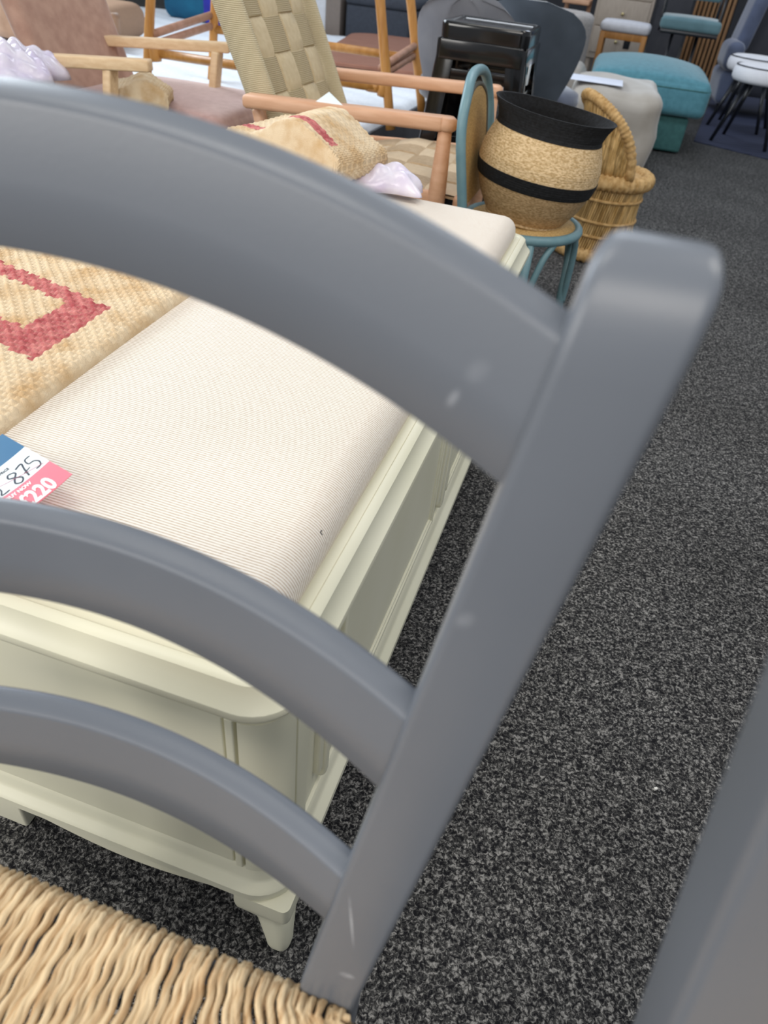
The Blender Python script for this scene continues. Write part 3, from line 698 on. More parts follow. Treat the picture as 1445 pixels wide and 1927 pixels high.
# rattan frame standing on the mattress
RAT = mat('honey_rattan', 'c9924f', 0.38, 'b47c3c', 14, 4, stretch=(3, 3, 0.6), coat=0.2)
RATP = mat('rattan_pink_lit', 'b58a74', 0.5, 'a2785f', 20, 4)  # same rattan; pinkish light on the crossbars put into the colour
rf = thing('rattan_chair', 'tall honey rattan chair frame standing on the white mattress', 'chair', W(0, 0), -YAW)
NL = (-2.04, 3.02); NR = (-0.90+0.0, 3.17); FR = (-0.985, 3.72); FL = (-2.0, 3.70)
def node(p, d, r, wd): # binding ring direction d
    tube(bm, [Vector(p)-Vector(d)*wd, Vector(p)-Vector(d)*wd*0.6, Vector(p)+Vector(d)*wd*0.6, Vector(p)+Vector(d)*wd], [r*0.9, r, r, r*0.9], 14)
def leanleg(s0, l0, s1, l1, z1, z0=0.303):
    bm = bmesh.new(); n = 12
    tube(bm, [(s0+(s1-s0)*i/n, l0+(l1-l0)*i/n, z0+(z1-z0)*i/n) for i in range(n+1)], [0.021+(0.0015 if i % 4 == 0 else 0) for i in range(n+1)], 16)
    obj('leg', bm, RAT, rf)
leanleg(-2.055, 3.02, -1.93, 3.05, 1.05); leanleg(-0.885, 3.16, -1.045, 3.19, 1.05)
leanleg(-0.875, 3.66, -1.06, 3.64, 1.05); leanleg(-2.04, 3.62, -1.95, 3.62, 1.05)
for a, b, m_ in (((-2.0, 3.03, 0.475), (-0.930, 3.17, 0.460), RAT), ((-2.02, 3.62, 0.53), (-0.96, 3.66, 0.53), RAT),
                 ((-2.0, 3.03, 0.545), (-2.02, 3.62, 0.59), RATP), ((-2.0, 3.03, 0.505), (-2.02, 3.62, 0.545), RATP),
                 ((-0.955, 3.17, 0.535), (-0.945, 3.65, 0.585), RATP), ((-0.955, 3.17, 0.505), (-0.945, 3.65, 0.545), RATP),
                 ((-1.98, 3.03, 0.80), (-1.0, 3.18, 0.80), RAT)):
    bm = bmesh.new(); tube(bm, [a, ((a[0]+b[0])/2, (a[1]+b[1])/2, (a[2]+b[2])/2), b], 0.0165 if m_ is RATP else 0.019, 14); obj('rail', bm, m_, rf)
for p_, d_, r_, w_ in (((-0.936, 3.17, 0.462), (0.15, 0.02, 1), 0.027, 0.034), ((-1.992, 3.028, 0.476), (-0.1, 0, 1), 0.027, 0.034), ((-0.985, 3.168, 0.461), (1, 0.1, 0), 0.024, 0.03)):
    bm = bmesh.new(); node(p_, d_, r_, w_); obj('binding', bm, RAT, rf)

# walnut table tops lying on the bed
WAL = mat('walnut_veneer', 'a06f5a', 0.5, '8e5f4c', 7, 5, stretch=(1, 9, 9), spec=0.4)
def rounded_top(name, label, cx, cy, z, wx, wy, th, rc, rot, legs=0.0):
    o = thing(name, label, 'table', W(cx, cy, 0), -YAW+rot)
    bm = bmesh.new(); f = outline(-wx/2, wx/2, -wy/2, wy/2, rc, 10)
    loft_outline(bm, f, [(-0.006, z), (0, z+0.004), (0, z+th-0.004), (-0.004, z+th)]); obj('table_top', bm, WAL, o, auto=40)
    if legs:
        for a in (-1, 1):
            for b in (-1, 1):
                bm = bmesh.new(); tube(bm, [(a*(wx/2-0.08), b*(wy/2-0.1), z-legs), (a*(wx/2-0.11), b*(wy/2-0.13), z+0.002)], [0.010, 0.016], 12); obj('leg', bm, WAL, o)
    return o
rounded_top('coffee_table', 'low walnut table with rounded corners standing on the white mattress', -1.50, 5.30, 0.345, 0.92, 1.75, 0.022, 0.22, radians(11), 0.035)
rounded_top('side_table', 'taller walnut table with rounded corners, behind the low walnut one', -1.02, 5.42, 0.545, 0.62, 0.95, 0.022, 0.22, radians(9), 0.235)
# blue cushions on the bed, tan curved chair back
tag(obj('cushion', (lambda b: (cushion(b, 0, 0, 0.12, 0.85, 0.30, 0.26, 0.08, crown=0.03), b)[1])(bmesh.new()), mat('petrol_blue_fabric', '12607f', 0.8, '0c4f70', 9, 5, bump=0.3, bscale=40), loc=W(-3.25, 5.95, 0.305), rotz=-YAW),
    'petrol blue fabric cushion at the back of the white mattress', 'cushion')
tag(obj('cushion', (lambda b: (cushion(b, 0, 0, 0.14, 0.34, 0.22, 0.28, 0.07, crown=0.03), b)[1])(bmesh.new()), mat('royal_blue_fabric', '26289a', 0.8, '1c2080', 9), loc=W(-2.95, 5.55, 0.305), rotz=-YAW),
    'royal blue cushion beside the petrol blue one on the mattress', 'cushion')
TAN = mat('tan_suede', 'a98569', 0.8, '9b775c', 14, 4, sheen=0.3)
bc = thing('armchair', 'tan suede chair with curved shell back, behind the pink armchair', 'chair', W(-3.30, 4.15, 0.30), -YAW+radians(12))
def shell(bm, rx, ry, z0, z1, a0, a1, th=0.035, flare=0.10, topfn=None, n=40, k=12):
    """curved padded shell back between angles, as a closed thick sheet"""
    rows = []
    for i in range(n+1):
        f = i/n; a = a0+(a1-a0)*f; top = z1 if topfn is None else z0+(z1-z0)*topfn(f)
        ring = []
        for j in range(k+1):
            g = j/k; z = z0+(top-z0)*g; sc = 1+flare*g
            ring.append(bm.verts.new(((rx*sc)*cos(a), (ry*sc)*sin(a), z)))
        for t_ in (0.25, 0.5, 0.75):
            ring.append(bm.verts.new(((rx*(1+flare)+th*t_)*cos(a), (ry*(1+flare)+th*t_)*sin(a), top+th*0.4*sin(pi*t_))))
        for j in range(k, -1, -1):
            g = j/k; z = z0+(top-z0)*g; sc = 1+flare*g
            ring.append(bm.verts.new(((rx*sc+th)*cos(a), (ry*sc+th)*sin(a), z)))
        rows.append(ring)
    grid_faces(bm, rows, closed_u=True); cap(bm, rows[0]); cap(bm, rows[-1])
bm = bmesh.new(); shell(bm, 0.42, 0.38, 0.02, 0.62, radians(80), radians(330), 0.05, 0.05, lambda f: 0.25+0.75*sin(pi*min(1, f*1.25+0.0))**0.6 if f < 0.8 else 0.25); obj('shell_back', bm, TAN, bc)
bm = bmesh.new(); cushion(bm, 0.03, 0, 0.11, 0.70, 0.66, 0.18, 0.07, crown=0.02); obj('seat', bm, mat('tan_suede_seat', 'ab8a70', 0.8), bc)

# dark upholstered bench and pillar behind the bed
DG = mat('charcoal_fabric', '3d424c', 0.85, '373c45', 40)
ob = thing('storage_ottoman', 'charcoal upholstered box ottoman beyond the walnut tables', 'ottoman', W(0, 0), -YAW)
bm = bmesh.new(); cushion(bm, -2.055, 6.80, 0.26, 0.55, 0.75, 0.50, 0.02, k=4); obj('box', bm, DG, ob)
bm = bmesh.new(); cushion(bm, -2.055, 6.80, 0.545, 0.57, 0.77, 0.07, 0.03, k=4); obj('lid', bm, DG, ob)
pl = thing('side_table', 'small dark side table with a white top, right of the charcoal ottoman', 'table', W(-1.45, 6.9, 0), -YAW)
bm = bmesh.new(); rbox(bm, -0.26, 0.2, -0.2, 0.2, 0.50, 0.58, 0.01); obj('table_top', bm, mat('white_box', 'c9ccd0', 0.6), pl)
bm = bmesh.new(); rbox(bm, -0.24, 0.18, -0.18, 0.18, 0.30, 0.50, 0.01); obj('drawer_box', bm, mat('near_black', '17181c', 0.5), pl)
for a in (-0.21, 0.15):
    for b in (-0.15, 0.15):
        bm = bmesh.new(); beam(bm, (a, b, 0.0), (a, b, 0.31), 0.03, 0.03, 0.004); obj('leg', bm, mat('near_black', '17181c', 0.5), pl)
bm = bmesh.new(); rbox(bm, -2.50, -2.37, 6.40, 6.55, 0, 2.6, 0.004)
struct(obj('trim_1', bm, mat('post_taupe', '82776f', 0.7), None, loc=W(0, 0), rotz=-YAW))
bm = bmesh.new(); rbox(bm, -3.1, -2.50, 6.42, 6.55, 0, 2.6, 0.002)
struct(obj('wall_partition', bm, mat('wall_white', 'd8dade', 0.9), None, loc=W(0, 0), rotz=-YAW))

# ================================================================ black metal stool
BLK = mat('gloss_black_metal', '0b0b0d', 0.16, '09090a', 5, spec=0.35, coat=0.45)
st = thing('bar_stool', 'glossy black pressed metal bar stool with square seat', 'stool', W(-0.448, 2.93, 0), -YAW)
def pyr(z):  # half width at height z
    return 0.162+(0.762-z)*0.085
bm = bmesh.new(); f = outline(-0.166, 0.166, -0.158, 0.158, 0.035, 6)
loft_outline(bm, f, [(-0.004, 0.700), (0.0, 0.702), (0.001, 0.752), (0.001, 0.762), (-0.002, 0.768), (-0.010, 0.771), (-0.018, 0.769), (-0.026, 0.762), (-0.10, 0.760)]); obj('seat', bm, BLK, st, auto=35)
for sx in (-1, 1):
    for sy in (-1, 1):
        bm = bmesh.new(); rows = []
        for i in range(13):
            z = 0.0+0.71*i/12; h = pyr(z); wd = 0.056+0.016*(z/0.7); cxx, cyy = sx*h, sy*(h-0.004); t_ = 0.004
            prof = [(0, -wd), (0, -0.012), (-0.004, -0.004), (-0.012, 0), (-wd, 0), (-wd, -t_), (-0.014, -t_), (-0.008, -0.008), (-t_, -0.014), (-t_, -wd)]
            rows.append([bm.verts.new((cxx+sx*a, cyy+sy*b, z)) for a, b in prof])
        grid_faces(bm, rows, closed_u=True); cap(bm, rows[0]); cap(bm, rows[-1]); obj('leg', bm, BLK, st, auto=40)
for k, (ax_, sg) in enumerate(((0, -1), (0, 1), (1, -1), (1, 1))):
    for z0, z1, ins in ((0.650, 0.715, 0.002), (0.590, 0.625, 0.014), (0.545, 0.565, 0.014), (0.30, 0.33, 0.006)):
        bm = bmesh.new(); h = pyr((z0+z1)/2)-ins
        if ax_ == 0: rbox(bm, -h+0.01, h-0.01, sg*h-0.004, sg*h+0.004, z0, z1, 0.0035)
        else: rbox(bm, sg*h-0.004, sg*h+0.004, -h+0.01, h-0.01, z0, z1, 0.0035)
        obj('cross_panel', bm, BLK, st, auto=40)
bm = bmesh.new(); rbox(bm, 0.1695, 0.1715, -0.135, -0.09, 0.60, 0.665, 0.0005, M=Matrix.Translation((0.012, 0.0, 0))); obj('label_sticker', bm, TAGW, st)
# dark cabinet mass behind/below the stool
bm = bmesh.new(); rbox(bm, -0.76, -0.42, 3.22, 3.34, 0.0, 0.33, 0.006)
tag(obj('display_box', bm, mat('near_black', '17181c', 0.5), None, loc=W(0, 0), rotz=-YAW), 'low black box on the floor behind the black metal stool', 'box')

# ================================================================ velvet shell chairs
VEL = mat('slate_velvet', '4c5560', 0.75, '434c56', 10, 3, sheen=0.7); VEL2 = mat('pale_grey_velvet', '85878e', 0.75, '7b7d85', 10, 3, sheen=0.7); VELS = mat('blue_grey_velvet', '626878', 0.7, '585e6d', 10, 3, sheen=0.6)
def velvet_chair(label, s, l, m, seatm, rot, topf, wide=1.0, z1=0.83, zs=0.48):
    t = thing('velvet_chair', label, 'chair', W(s, l, 0), -YAW+rot)
    bm = bmesh.new(); n = 44; k = 16; rows = []
    for i in range(n+1):
        u = -1+2*i/n
        col = []
        for j in range(k+1):
            g = j/k; z = zs-0.10+(z1-zs+0.10)*g
            half = wide*(0.145+0.115*sin(pi*min(1, g*0.78)**1.1*0.9)) * (math.sqrt(max(0.0, 1-max(0, (g-0.72)/0.28)**2.2))*0.72+0.28 if g > 0.72 else 1)
            x = u*half; y = 0.20+0.10*g-0.34*(u*half/0.30)**2*0.55
            if topf: z = zs-0.10+(z1*topf(u)-zs+0.10)*g
            col.append(Vector((x, y, z)))
        rows.append(col)
    fr = [[bm.verts.new(p) for p in c] for c in rows]
    bk_ = [[bm.verts.new(p+Vector((0.02*(i/n*2-1), 0.045, 0.0))) for p in c] for i, c in enumerate(rows)]
    grid_faces(bm, fr); grid_faces(bm, bk_)
    grid_faces(bm, [fr[0], bk_[0]]); grid_faces(bm, [fr[-1], bk_[-1]])
    grid_faces(bm, [[c[0] for c in fr], [c[0] for c in bk_]]); grid_faces(bm, [[c[-1] for c in fr], [c[-1] for c in bk_]])
    o = obj('shell_back', bm, m, t); md = o.modifiers.new('soft', 'BEVEL'); md.width = 0.012; md.segments = 3; md.angle_limit = radians(50)
    bm = bmesh.new(); lathe(bm, [(0.02, zs-0.10), (0.20, zs-0.10), (0.235, zs-0.08), (0.245, zs-0.045), (0.235, zs-0.01), (0.19, zs+0.008), (0.02, zs+0.015)], 40); obj('seat', bm, seatm, t)
    for a in (45, 135, 225, 315):
        c, s2 = cos(radians(a)), sin(radians(a)); bm = bmesh.new(); tube(bm, [(0.20*c, 0.20*s2, 0), (0.15*c, 0.15*s2, zs-0.095)], [0.008, 0.012], 10); obj('leg', bm, mat('near_black', '17181c', 0.5), t)
    return t
velvet_chair('slate grey velvet chair with tall rounded shell back, left of the beige pouf', -0.385, 4.0, VEL, VELS, radians(180-8), None, 0.92, 0.82, 0.45)
velvet_chair('paler grey velvet chair with scalloped shell back, behind the black stool', -0.63, 3.55, VEL2, VEL2, radians(180), lambda u: 0.94+0.05*abs(cos(u*4.5)), 0.78, 0.86, 0.5)

# ================================================================ teal rattan chair + basket
TRAT = mat('teal_painted_rattan', '6f8f96', 0.42, '668891', 30, 3, spec=0.5); CANE = mat('woven_cane', 'cfaa6e', 0.6, 'a9854c', 220, 2, bump=0.3)
tc_ = thing('rattan_chair', 'small teal painted rattan chair with cane seat carrying the big basket', 'chair', W(0, 0), -YAW)
def ring_path(cx, cy, z, r, n=28): return [Vector((cx+r*cos(2*pi*i/n), cy+r*sin(2*pi*i/n), z)) for i in range(n)]
SCX, SCY, SZ = -0.082, 1.91, 0.37
bm = bmesh.new(); tube(bm, ring_path(SCX, SCY, SZ, 0.165, 36), 0.014, 12, closed=True); obj('seat_ring', bm, TRAT, tc_)
bm = bmesh.new(); lathe(bm, [(0.001, SZ+0.004), (0.158, SZ+0.004), (0.161, SZ+0.009), (0.001, SZ+0.011)], 40, c=(SCX, SCY, 0)); obj('cane_seat', bm, CANE, tc_)
# back hoop
P = smooth_path([(-0.215, 1.735, 0.10), (-0.225, 1.725, SZ), (-0.262, 1.715, 0.60), (-0.270, 1.755, 0.695), (-0.280, 1.85, 0.733), (-0.280, 2.0, 0.720), (-0.270, 2.075, 0.655), (-0.250, 2.085, 0.55), (-0.215, 2.08, SZ), (-0.205, 2.08, 0.10)], 8)
bm = bmesh.new(); tube(bm, P, 0.0135, 14); obj('back_hoop', bm, TRAT, tc_)
P = smooth_path([(-0.238, 1.755, 0.42), (-0.264, 1.750, 0.60), (-0.270, 1.785, 0.675), (-0.276, 1.87, 0.702), (-0.276, 1.98, 0.690), (-0.268, 2.045, 0.63), (-0.240, 2.05, 0.42)], 6)
bm = bmesh.new(); tube(bm, P, 0.006, 10); obj('inner_hoop', bm, mat('dark_rattan', '5d5a50', 0.5), tc_)
bm = bmesh.new(); half = P[:len(P)//2+1]; other = list(reversed(P))[:len(half)]
grid_faces(bm, [[bm.verts.new(a+Vector((dx, 0, 0))), bm.verts.new(a.lerp(b, 0.5)+Vector((dx, 0, 0))), bm.verts.new(b+Vector((dx, 0, 0)))] for dx in (0.002,) for a, b in zip(half, other)])
grid_faces(bm, [[bm.verts.new(a+Vector((dx, 0, 0))), bm.verts.new(a.lerp(b, 0.5)+Vector((dx, 0, 0))), bm.verts.new(b+Vector((dx, 0, 0)))] for dx in (-0.003,) for a, b in zip(half, other)])
obj('cane_back', bm, CANE, tc_)
for a in (-72, 18, 108, 198):
    c, s2 = cos(radians(a)), sin(radians(a))
    bm = bmesh.new(); tube(bm, [(SCX+0.175*c, SCY+0.175*s2, 0), (SCX+0.163*c, SCY+0.163*s2, SZ-0.01)], 0.0135, 14); obj('leg', bm, TRAT, tc_)
    for sg in (-1, 1):
        c1, s1 = cos(radians(a+sg*26)), sin(radians(a+sg*26))
        bm = bmesh.new(); tube(bm, smooth_path([(SCX+0.177*c, SCY+0.177*s2, 0.14), (SCX+0.172*cos(radians(a+sg*8)), SCY+0.172*sin(radians(a+sg*8)), 0.24), (SCX+0.168*cos(radians(a+sg*16)), SCY+0.168*sin(radians(a+sg*16)), 0.32), (SCX+0.164*c1, SCY+0.164*s1, SZ-0.008)], 5), 0.0095, 10); obj('brace', bm, TRAT, tc_)
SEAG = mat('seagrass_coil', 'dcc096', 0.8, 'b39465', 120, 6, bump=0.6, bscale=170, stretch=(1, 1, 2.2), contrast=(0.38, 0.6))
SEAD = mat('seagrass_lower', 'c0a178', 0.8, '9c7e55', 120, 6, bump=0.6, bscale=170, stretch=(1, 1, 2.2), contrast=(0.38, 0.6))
BLKW = mat('black_woven_band', '17181b', 0.85, '0b0b0d', 120, 3, bump=0.8)
bs = thing('basket', 'big-bellied seagrass basket with black rim and black band, on the teal rattan chair', 'basket', W(-0.085, 1.92, 0.385), -YAW)
bs.rotation_euler = Euler((radians(0), radians(6), -YAW))
prof = [(r_*0.985, z_*0.913) for r_, z_ in [(0.110, 0.0), (0.125, 0.02), (0.146, 0.055), (0.160, 0.09), (0.170, 0.12), (0.175, 0.15), (0.1735, 0.18), (0.167, 0.21), (0.158, 0.235), (0.150, 0.252), (0.148, 0.262), (0.155, 0.285), (0.170, 0.312)]]
def squash(p, a):
    k = 1-0.22*max(0.0, (p.z-0.16)/0.125)**1.3
    return Vector((p.x, p.y*k, p.z+0.004*max(0.0, (p.z-0.2)/0.11)*abs(p.x/0.17)**2))
def prof_r(z):
    for (a, za), (b, zb) in zip(prof, prof[1:]):
        if za <= z <= zb:
            t = (z-za)/(zb-za); return a+(b-a)*t
    return prof[-1][0]
def basket_part(name, z0, z1, m, extra=0.0, th=0.006, coil=0.0012):
    bm = bmesh.new(); n = int((z1-z0)/0.002)+2; zs = [z0+(z1-z0)*i/(n-1) for i in range(n)]
    po = [(prof_r(z)+extra+coil*abs(sin(pi*z/0.006)), z) for z in zs]; pi_ = [(prof_r(z)-th, z) for z in reversed(zs)]
    lathe(bm, po+pi_, 96, close=True, fn=squash)
    obj(name, bm, m, bs, auto=60)
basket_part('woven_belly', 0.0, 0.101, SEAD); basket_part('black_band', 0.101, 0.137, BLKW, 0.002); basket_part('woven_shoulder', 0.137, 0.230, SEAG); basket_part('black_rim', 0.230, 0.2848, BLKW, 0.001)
bm = bmesh.new(); lathe(bm, [(0.001, 0.0), (0.115, 0.0), (0.115, 0.008), (0.001, 0.008)], 48); obj('base', bm, SEAG, bs)

# ================================================================ bamboo mura chair
BAM = mat('bamboo_sticks', 'd2b078', 0.6, '9a7842', 30, 3, stretch=(3, 3, 0.4), island=0.32); GRS = mat('plaited_grass_roll', 'd6b27c', 0.75, 'b08a54', 50, 5, bump=0.8, bscale=90)
wk = thing('bamboo_chair', 'small round bamboo and grass chair with rolled rim and curved back', 'chair', W(0.128, 2.985, 0), -YAW)
RB, RM, RT, ZT = 0.158, 0.132, 0.142, 0.30
def rw(z):
    f = z/ZT; return RB*(1-f)**2+2*(RM-0.01)*f*(1-f)+RT*f*f+0.0
bm = bmesh.new(); n = 92
for i in range(n):
    a = 2*pi*i/n; tw = 0.55
    for sg in ((1,) if i % 2 else (1,)):
        P = [Vector((rw(z)*cos(a+sg*tw*(z/ZT)*0.6), rw(z)*sin(a+sg*tw*(z/ZT)*0.6), z)) for z in [0.015+0.275*k/8 for k in range(9)]]
        tube(bm, P, 0.0043, 6)
obj('stick_wall', bm, BAM, wk)
bm = bmesh.new(); lathe(bm, [(0.128, 0.012), (0.126, 0.16), (0.130, 0.29), (0.127, 0.29), (0.122, 0.16), (0.125, 0.012)], 40, close=True); obj('inner_wall', bm, mat('bamboo_dark', '8a6b3c', 0.8, '6b5029', 60, 4), wk)  # inner wall in a darker brown than the sticks
def roll(name, r, z, tr, wr=0.0, arcs=(0, 2*pi), zfn=None, rfn=None):
    bm = bmesh.new(); n = 150; full = abs(arcs[1]-arcs[0]-2*pi) < 1e-6; P = []; R = []
    for i in range(n if full else n+1):
        a = arcs[0]+(arcs[1]-arcs[0])*i/n
        P.append(Vector(((rfn(a) if rfn else r)*cos(a), (rfn(a) if rfn else r)*sin(a), zfn(a) if zfn else z))); R.append(tr*(1+0.13*sin(i*1.9)))
    tube(bm, P, R, 14, closed=full); return obj(name, bm, GRS, wk)
roll('base_roll', RB+0.002, 0.026, 0.026); roll('seat_roll', RT, 0.310, 0.029)
for z in (0.10, 0.155, 0.24): roll('binding', rw(z)+0.005, z, 0.006)
bm = bmesh.new(); lathe(bm, [(0.001, 0.300), (0.13, 0.302), (0.15, 0.318), (0.13, 0.325), (0.001, 0.318)], 48); obj('seat', bm, GRS, wk)
A0, A1 = radians(122), radians(298)
def backz(a):
    f = (a-A0)/(A1-A0); return 0.330+0.262*max(0, sin(pi*f))**0.55
def backr(a): return RT+0.004+0.035*max(0, sin(pi*(a-A0)/(A1-A0)))
roll('back_roll', 0, 0, 0.018, arcs=(A0, A1), zfn=backz, rfn=backr)
bm = bmesh.new()
for i in range(64):
    a = A0+0.06+(A1-A0-0.12)*(i+0.5)/64; zt = backz(a)
    for sh in (-0.10, 0.10):
        P = [Vector(((RT+(backr(a)-RT)*g)*cos(a+sh*(g-0.5)), (RT+(backr(a)-RT)*g)*sin(a+sh*(g-0.5)), 0.33+(zt-0.33)*g)) for g in (0, 0.25, 0.5, 0.75, 1)]
        tube(bm, P, 0.0036, 6)
obj('back_sticks', bm, BAM, wk)

# ================================================================ pouf, teal ottoman, paper
BEI = mat('beige_velvet_pouf', 'b5aea4', 0.75, 'a8a095', 9, 4, sheen=0.5, bump=0.15, bscale=12)
def puff(p, u, v, wz):
    p.x += 0.010*sin(p.z*26+u*2); p.y += 0.008*sin(p.z*22+1); p.z += 0.006*sin(p.x*18+p.y*9); return p
bm = bmesh.new(); cushion(bm, 0, 0, 0.215, 0.54, 0.80, 0.42, 0.085, crown=0.015, k=12, fn=puff)
tag(obj('pouf', bm, BEI, loc=W(0.005, 4.83, 0), rotz=-YAW+radians(4)), 'soft beige velvet pouf with a sheet of paper on top', 'pouf')
bm = bmesh.new(); rbox(bm, -0.16, 0.16, -0.13, 0.13, 0, 0.0015, 0.0005)
tag(obj('paper_sheet', bm, mat('paper', 'e4e8f4', 0.6, 'dde2f0', 10), loc=W(-0.12, 4.62, 0.448), rotz=-YAW+radians(3)), 'white sheet of paper lying on the beige pouf', 'paper')
TEAL = mat('teal_chenille', '588f9d', 0.8, '4e8390', 34, 6, bump=0.25, bscale=260, sheen=0.25); TEALD = mat('deep_teal_chenille', '42706f', 0.8, '3a6564', 34, 6, bump=0.25, bscale=260)
to = thing('ottoman', 'teal fabric ottoman with a domed cushion on a square base', 'ottoman', W(0.17, 5.86, 0), -YAW+radians(3))
bm = bmesh.new(); cushion(bm, -0.02, 0.0, 0.115, 0.66, 0.95, 0.21, 0.02, k=6); obj('base', bm, TEALD, to)
bm = bmesh.new(); cushion(bm, 0.0, 0.0, 0.325, 0.78, 1.05, 0.20, 0.045, crown=0.075, k=12); obj('cushion', bm, TEAL, to)
bm = bmesh.new(); tube(bm, [Vector((x, y, 0.385)) for x, y in outline(-0.389, 0.389, -0.524, 0.524, 0.05, 4)(0)], 0.004, 6, closed=True); obj('piping', bm, TEALD, to)
tag(obj('pouf', (lambda b: (cushion(b, 0, 0, 0.19, 0.42, 0.40, 0.38, 0.09, crown=0.02), b)[1])(bmesh.new()), mat('pale_beige_fabric', 'bdb5ac', 0.8), loc=W(-0.47, 5.95, 0), rotz=-YAW), 'pale beige pouf mostly hidden between the velvet chair and teal ottoman', 'pouf')

# small white-cushioned oak stool and cabinet
OAK = mat('oak_orange', 'b9803f', 0.45, 'a56f33', 10, 4, stretch=(4, 4, 0.8)); GRYW = mat('pale_grey_fabric', 'c9c8cc', 0.8, 'c0bfc4', 30)
os_ = thing('dressing_stool', 'small oak stool with pale grey padded seat in front of the cabinet', 'stool', W(-0.115, 7.36, 0), -YAW)
bm = bmesh.new(); cushion(bm, 0, 0, 0.552, 0.42, 0.32, 0.075, 0.034, crown=0.012); obj('seat_pad', bm, GRYW, os_)
for sx in (-1, 1):
    for sy in (-1, 1):
        bm = bmesh.new(); beam(bm, (sx*0.175, sy*0.125, 0), (sx*0.175, sy*0.125, 0.515), 0.042, 0.042, 0.004, up=(0, 1, 0)); obj('leg', bm, OAK, os_)
for a, b in (((-0.17, -0.125), (0.17, -0.125)), ((-0.17, 0.125), (0.17, 0.125)), ((-0.175, -0.12), (-0.175, 0.12)), ((0.175, -0.12), (0.175, 0.12))):
    bm = bmesh.new(); beam(bm, (a[0], a[1], 0.49), (b[0], b[1], 0.49), 0.025, 0.05, 0.003); obj('apron', bm, OAK, os_)
CAB = mat('greige_painted_wood', 'b3a596', 0.6, 'a99b8c', 12, 4, stretch=(8, 8, 1))
cb = thing('bedside_cabinet', 'greige painted bedside cabinet with brass knobs behind the oak stool', 'cabinet', W(-0.205, 8.45, 0), -YAW)
bm = bmesh.new(); rbox(bm, -0.262, 0.262, -0.22, 0.22, 0.22, 0.95, 0.006); obj('body', bm, CAB, cb)
KN = mat('brass_knob', 'c9b98a', 0.3, metal=0.8)
for z0, z1 in ((0.715, 0.93), (0.49, 0.705), (0.27, 0.48)):
    bm = bmesh.new(); rbox(bm, -0.235, 0.235, -0.232, -0.21, z0, z1, 0.004); d = obj('drawer', bm, CAB, cb)
    bm = bmesh.new(); tube(bm, [(0, -0.23, (z0+z1)/2), (0, -0.245, (z0+z1)/2), (0, -0.252, (z0+z1)/2), (0, -0.262, (z0+z1)/2), (0, -0.266, (z0+z1)/2)], [0.006, 0.006, 0.014, 0.015, 0.008], 14); obj('knob', bm, KN, d)
bm = bmesh.new(); rbox(bm, 0.075, 0.135, -0.236, -0.231, 0.33, 0.43, 0.001); obj('label_holder', bm, mat('near_black', '17181c', 0.5), cb)
for sx in (-1, 1):
    for sy in (-1, 1):
        bm = bmesh.new(); beam(bm, (sx*0.23, sy*0.18, 0), (sx*0.23, sy*0.18, 0.23), 0.04, 0.04, 0.004, up=(0, 1, 0)); obj('leg', bm, CAB, cb)
BOU = mat('cream_boucle', 'b9b3ae', 0.85, 'a8a29d', 60, 4, bump=0.4)
bo = thing('tub_chair', 'cream boucle tub chair peeking out behind the slate velvet chair', 'chair', W(-0.74, 7.0, 0), -YAW)
bm = bmesh.new(); shell(bm, 0.30, 0.30, 0.12, 0.60, radians(-60), radians(200), 0.07, 0.0); obj('shell_back', bm, BOU, bo)
bm = bmesh.new(); cushion(bm, 0, -0.05, 0.33, 0.52, 0.50, 0.16, 0.07, crown=0.02); obj('seat', bm, BOU, bo)
bm = bmesh.new(); lathe(bm, [(0.05, 0.0), (0.27, 0.0), (0.29, 0.02), (0.30, 0.25), (0.05, 0.25)], 36); obj('base', bm, mat('brown_base', '6d5c50', 0.8), bo)
wd = thing('wooden_chair', 'oak chair behind the velvet shell chair, top centre of the view', 'chair', W(-0.62, 8.6, 0), -YAW)
for sx in (-0.16, 0.06):
    bm = bmesh.new(); beam(bm, (sx, 0, 0), (sx, 0, 0.95), 0.04, 0.04, 0.006, up=(0, 1, 0)); obj('leg', bm, BEECH, wd)
bm = bmesh.new(); rbox(bm, -0.18, 0.08, -0.3, 0.02, 0.62, 0.66, 0.01); obj('seat', bm, BEECH, wd)

# teal bar stool
TS = mat('teal_grey_velvet', '5f7f86', 0.75, '56757c', 12, 3, sheen=0.5); MET = mat('black_tube_metal', '1a1c22', 0.3, spec=0.7)
br = thing('bar_stool', 'teal velvet bar stool on a black metal frame, in front of the slatted screen', 'stool', W(0.37, 7.15, 0), -YAW)
bm = bmesh.new(); cushion(bm, 0.015, 0.03, 0.642, 0.47, 0.50, 0.085, 0.03, crown=0.012, k=6); obj('seat', bm, TS, br)
bm = bmesh.new(); rbox(bm, -0.205, 0.24, -0.21, 0.27, 0.572, 0.602, 0.01); obj('seat_pan', bm, MET, br)
bm = bmesh.new(); cushion(bm, 0.0, 0.20, 0.92, 0.42, 0.05, 0.25, 0.024, k=6); obj('backrest', bm, TS, br)
for sx in (-1, 1):
    bm = bmesh.new(); tube(bm, smooth_path([(sx*0.215, -0.15, 0.585), (sx*0.222, -0.17, 0.70), (sx*0.222, -0.12, 0.86), (sx*0.215, 0.18, 0.90)], 6), 0.010, 10); obj('arm_frame', bm, MET, br)
    bm = bmesh.new(); tube(bm, [(sx*0.21, 0.18, 0.585), (sx*0.215, 0.21, 1.02)], 0.010, 10); obj('back_frame', bm, MET, br)
bm = bmesh.new(); tube(bm, [(-0.10, -0.1, 0.575), (-0.115, -0.1, 0.02)], 0.012, 12); tube(bm, [(0.10, 0.1, 0.575), (0.115, 0.1, 0.02)], 0.012, 12); obj('column', bm, MET, br)
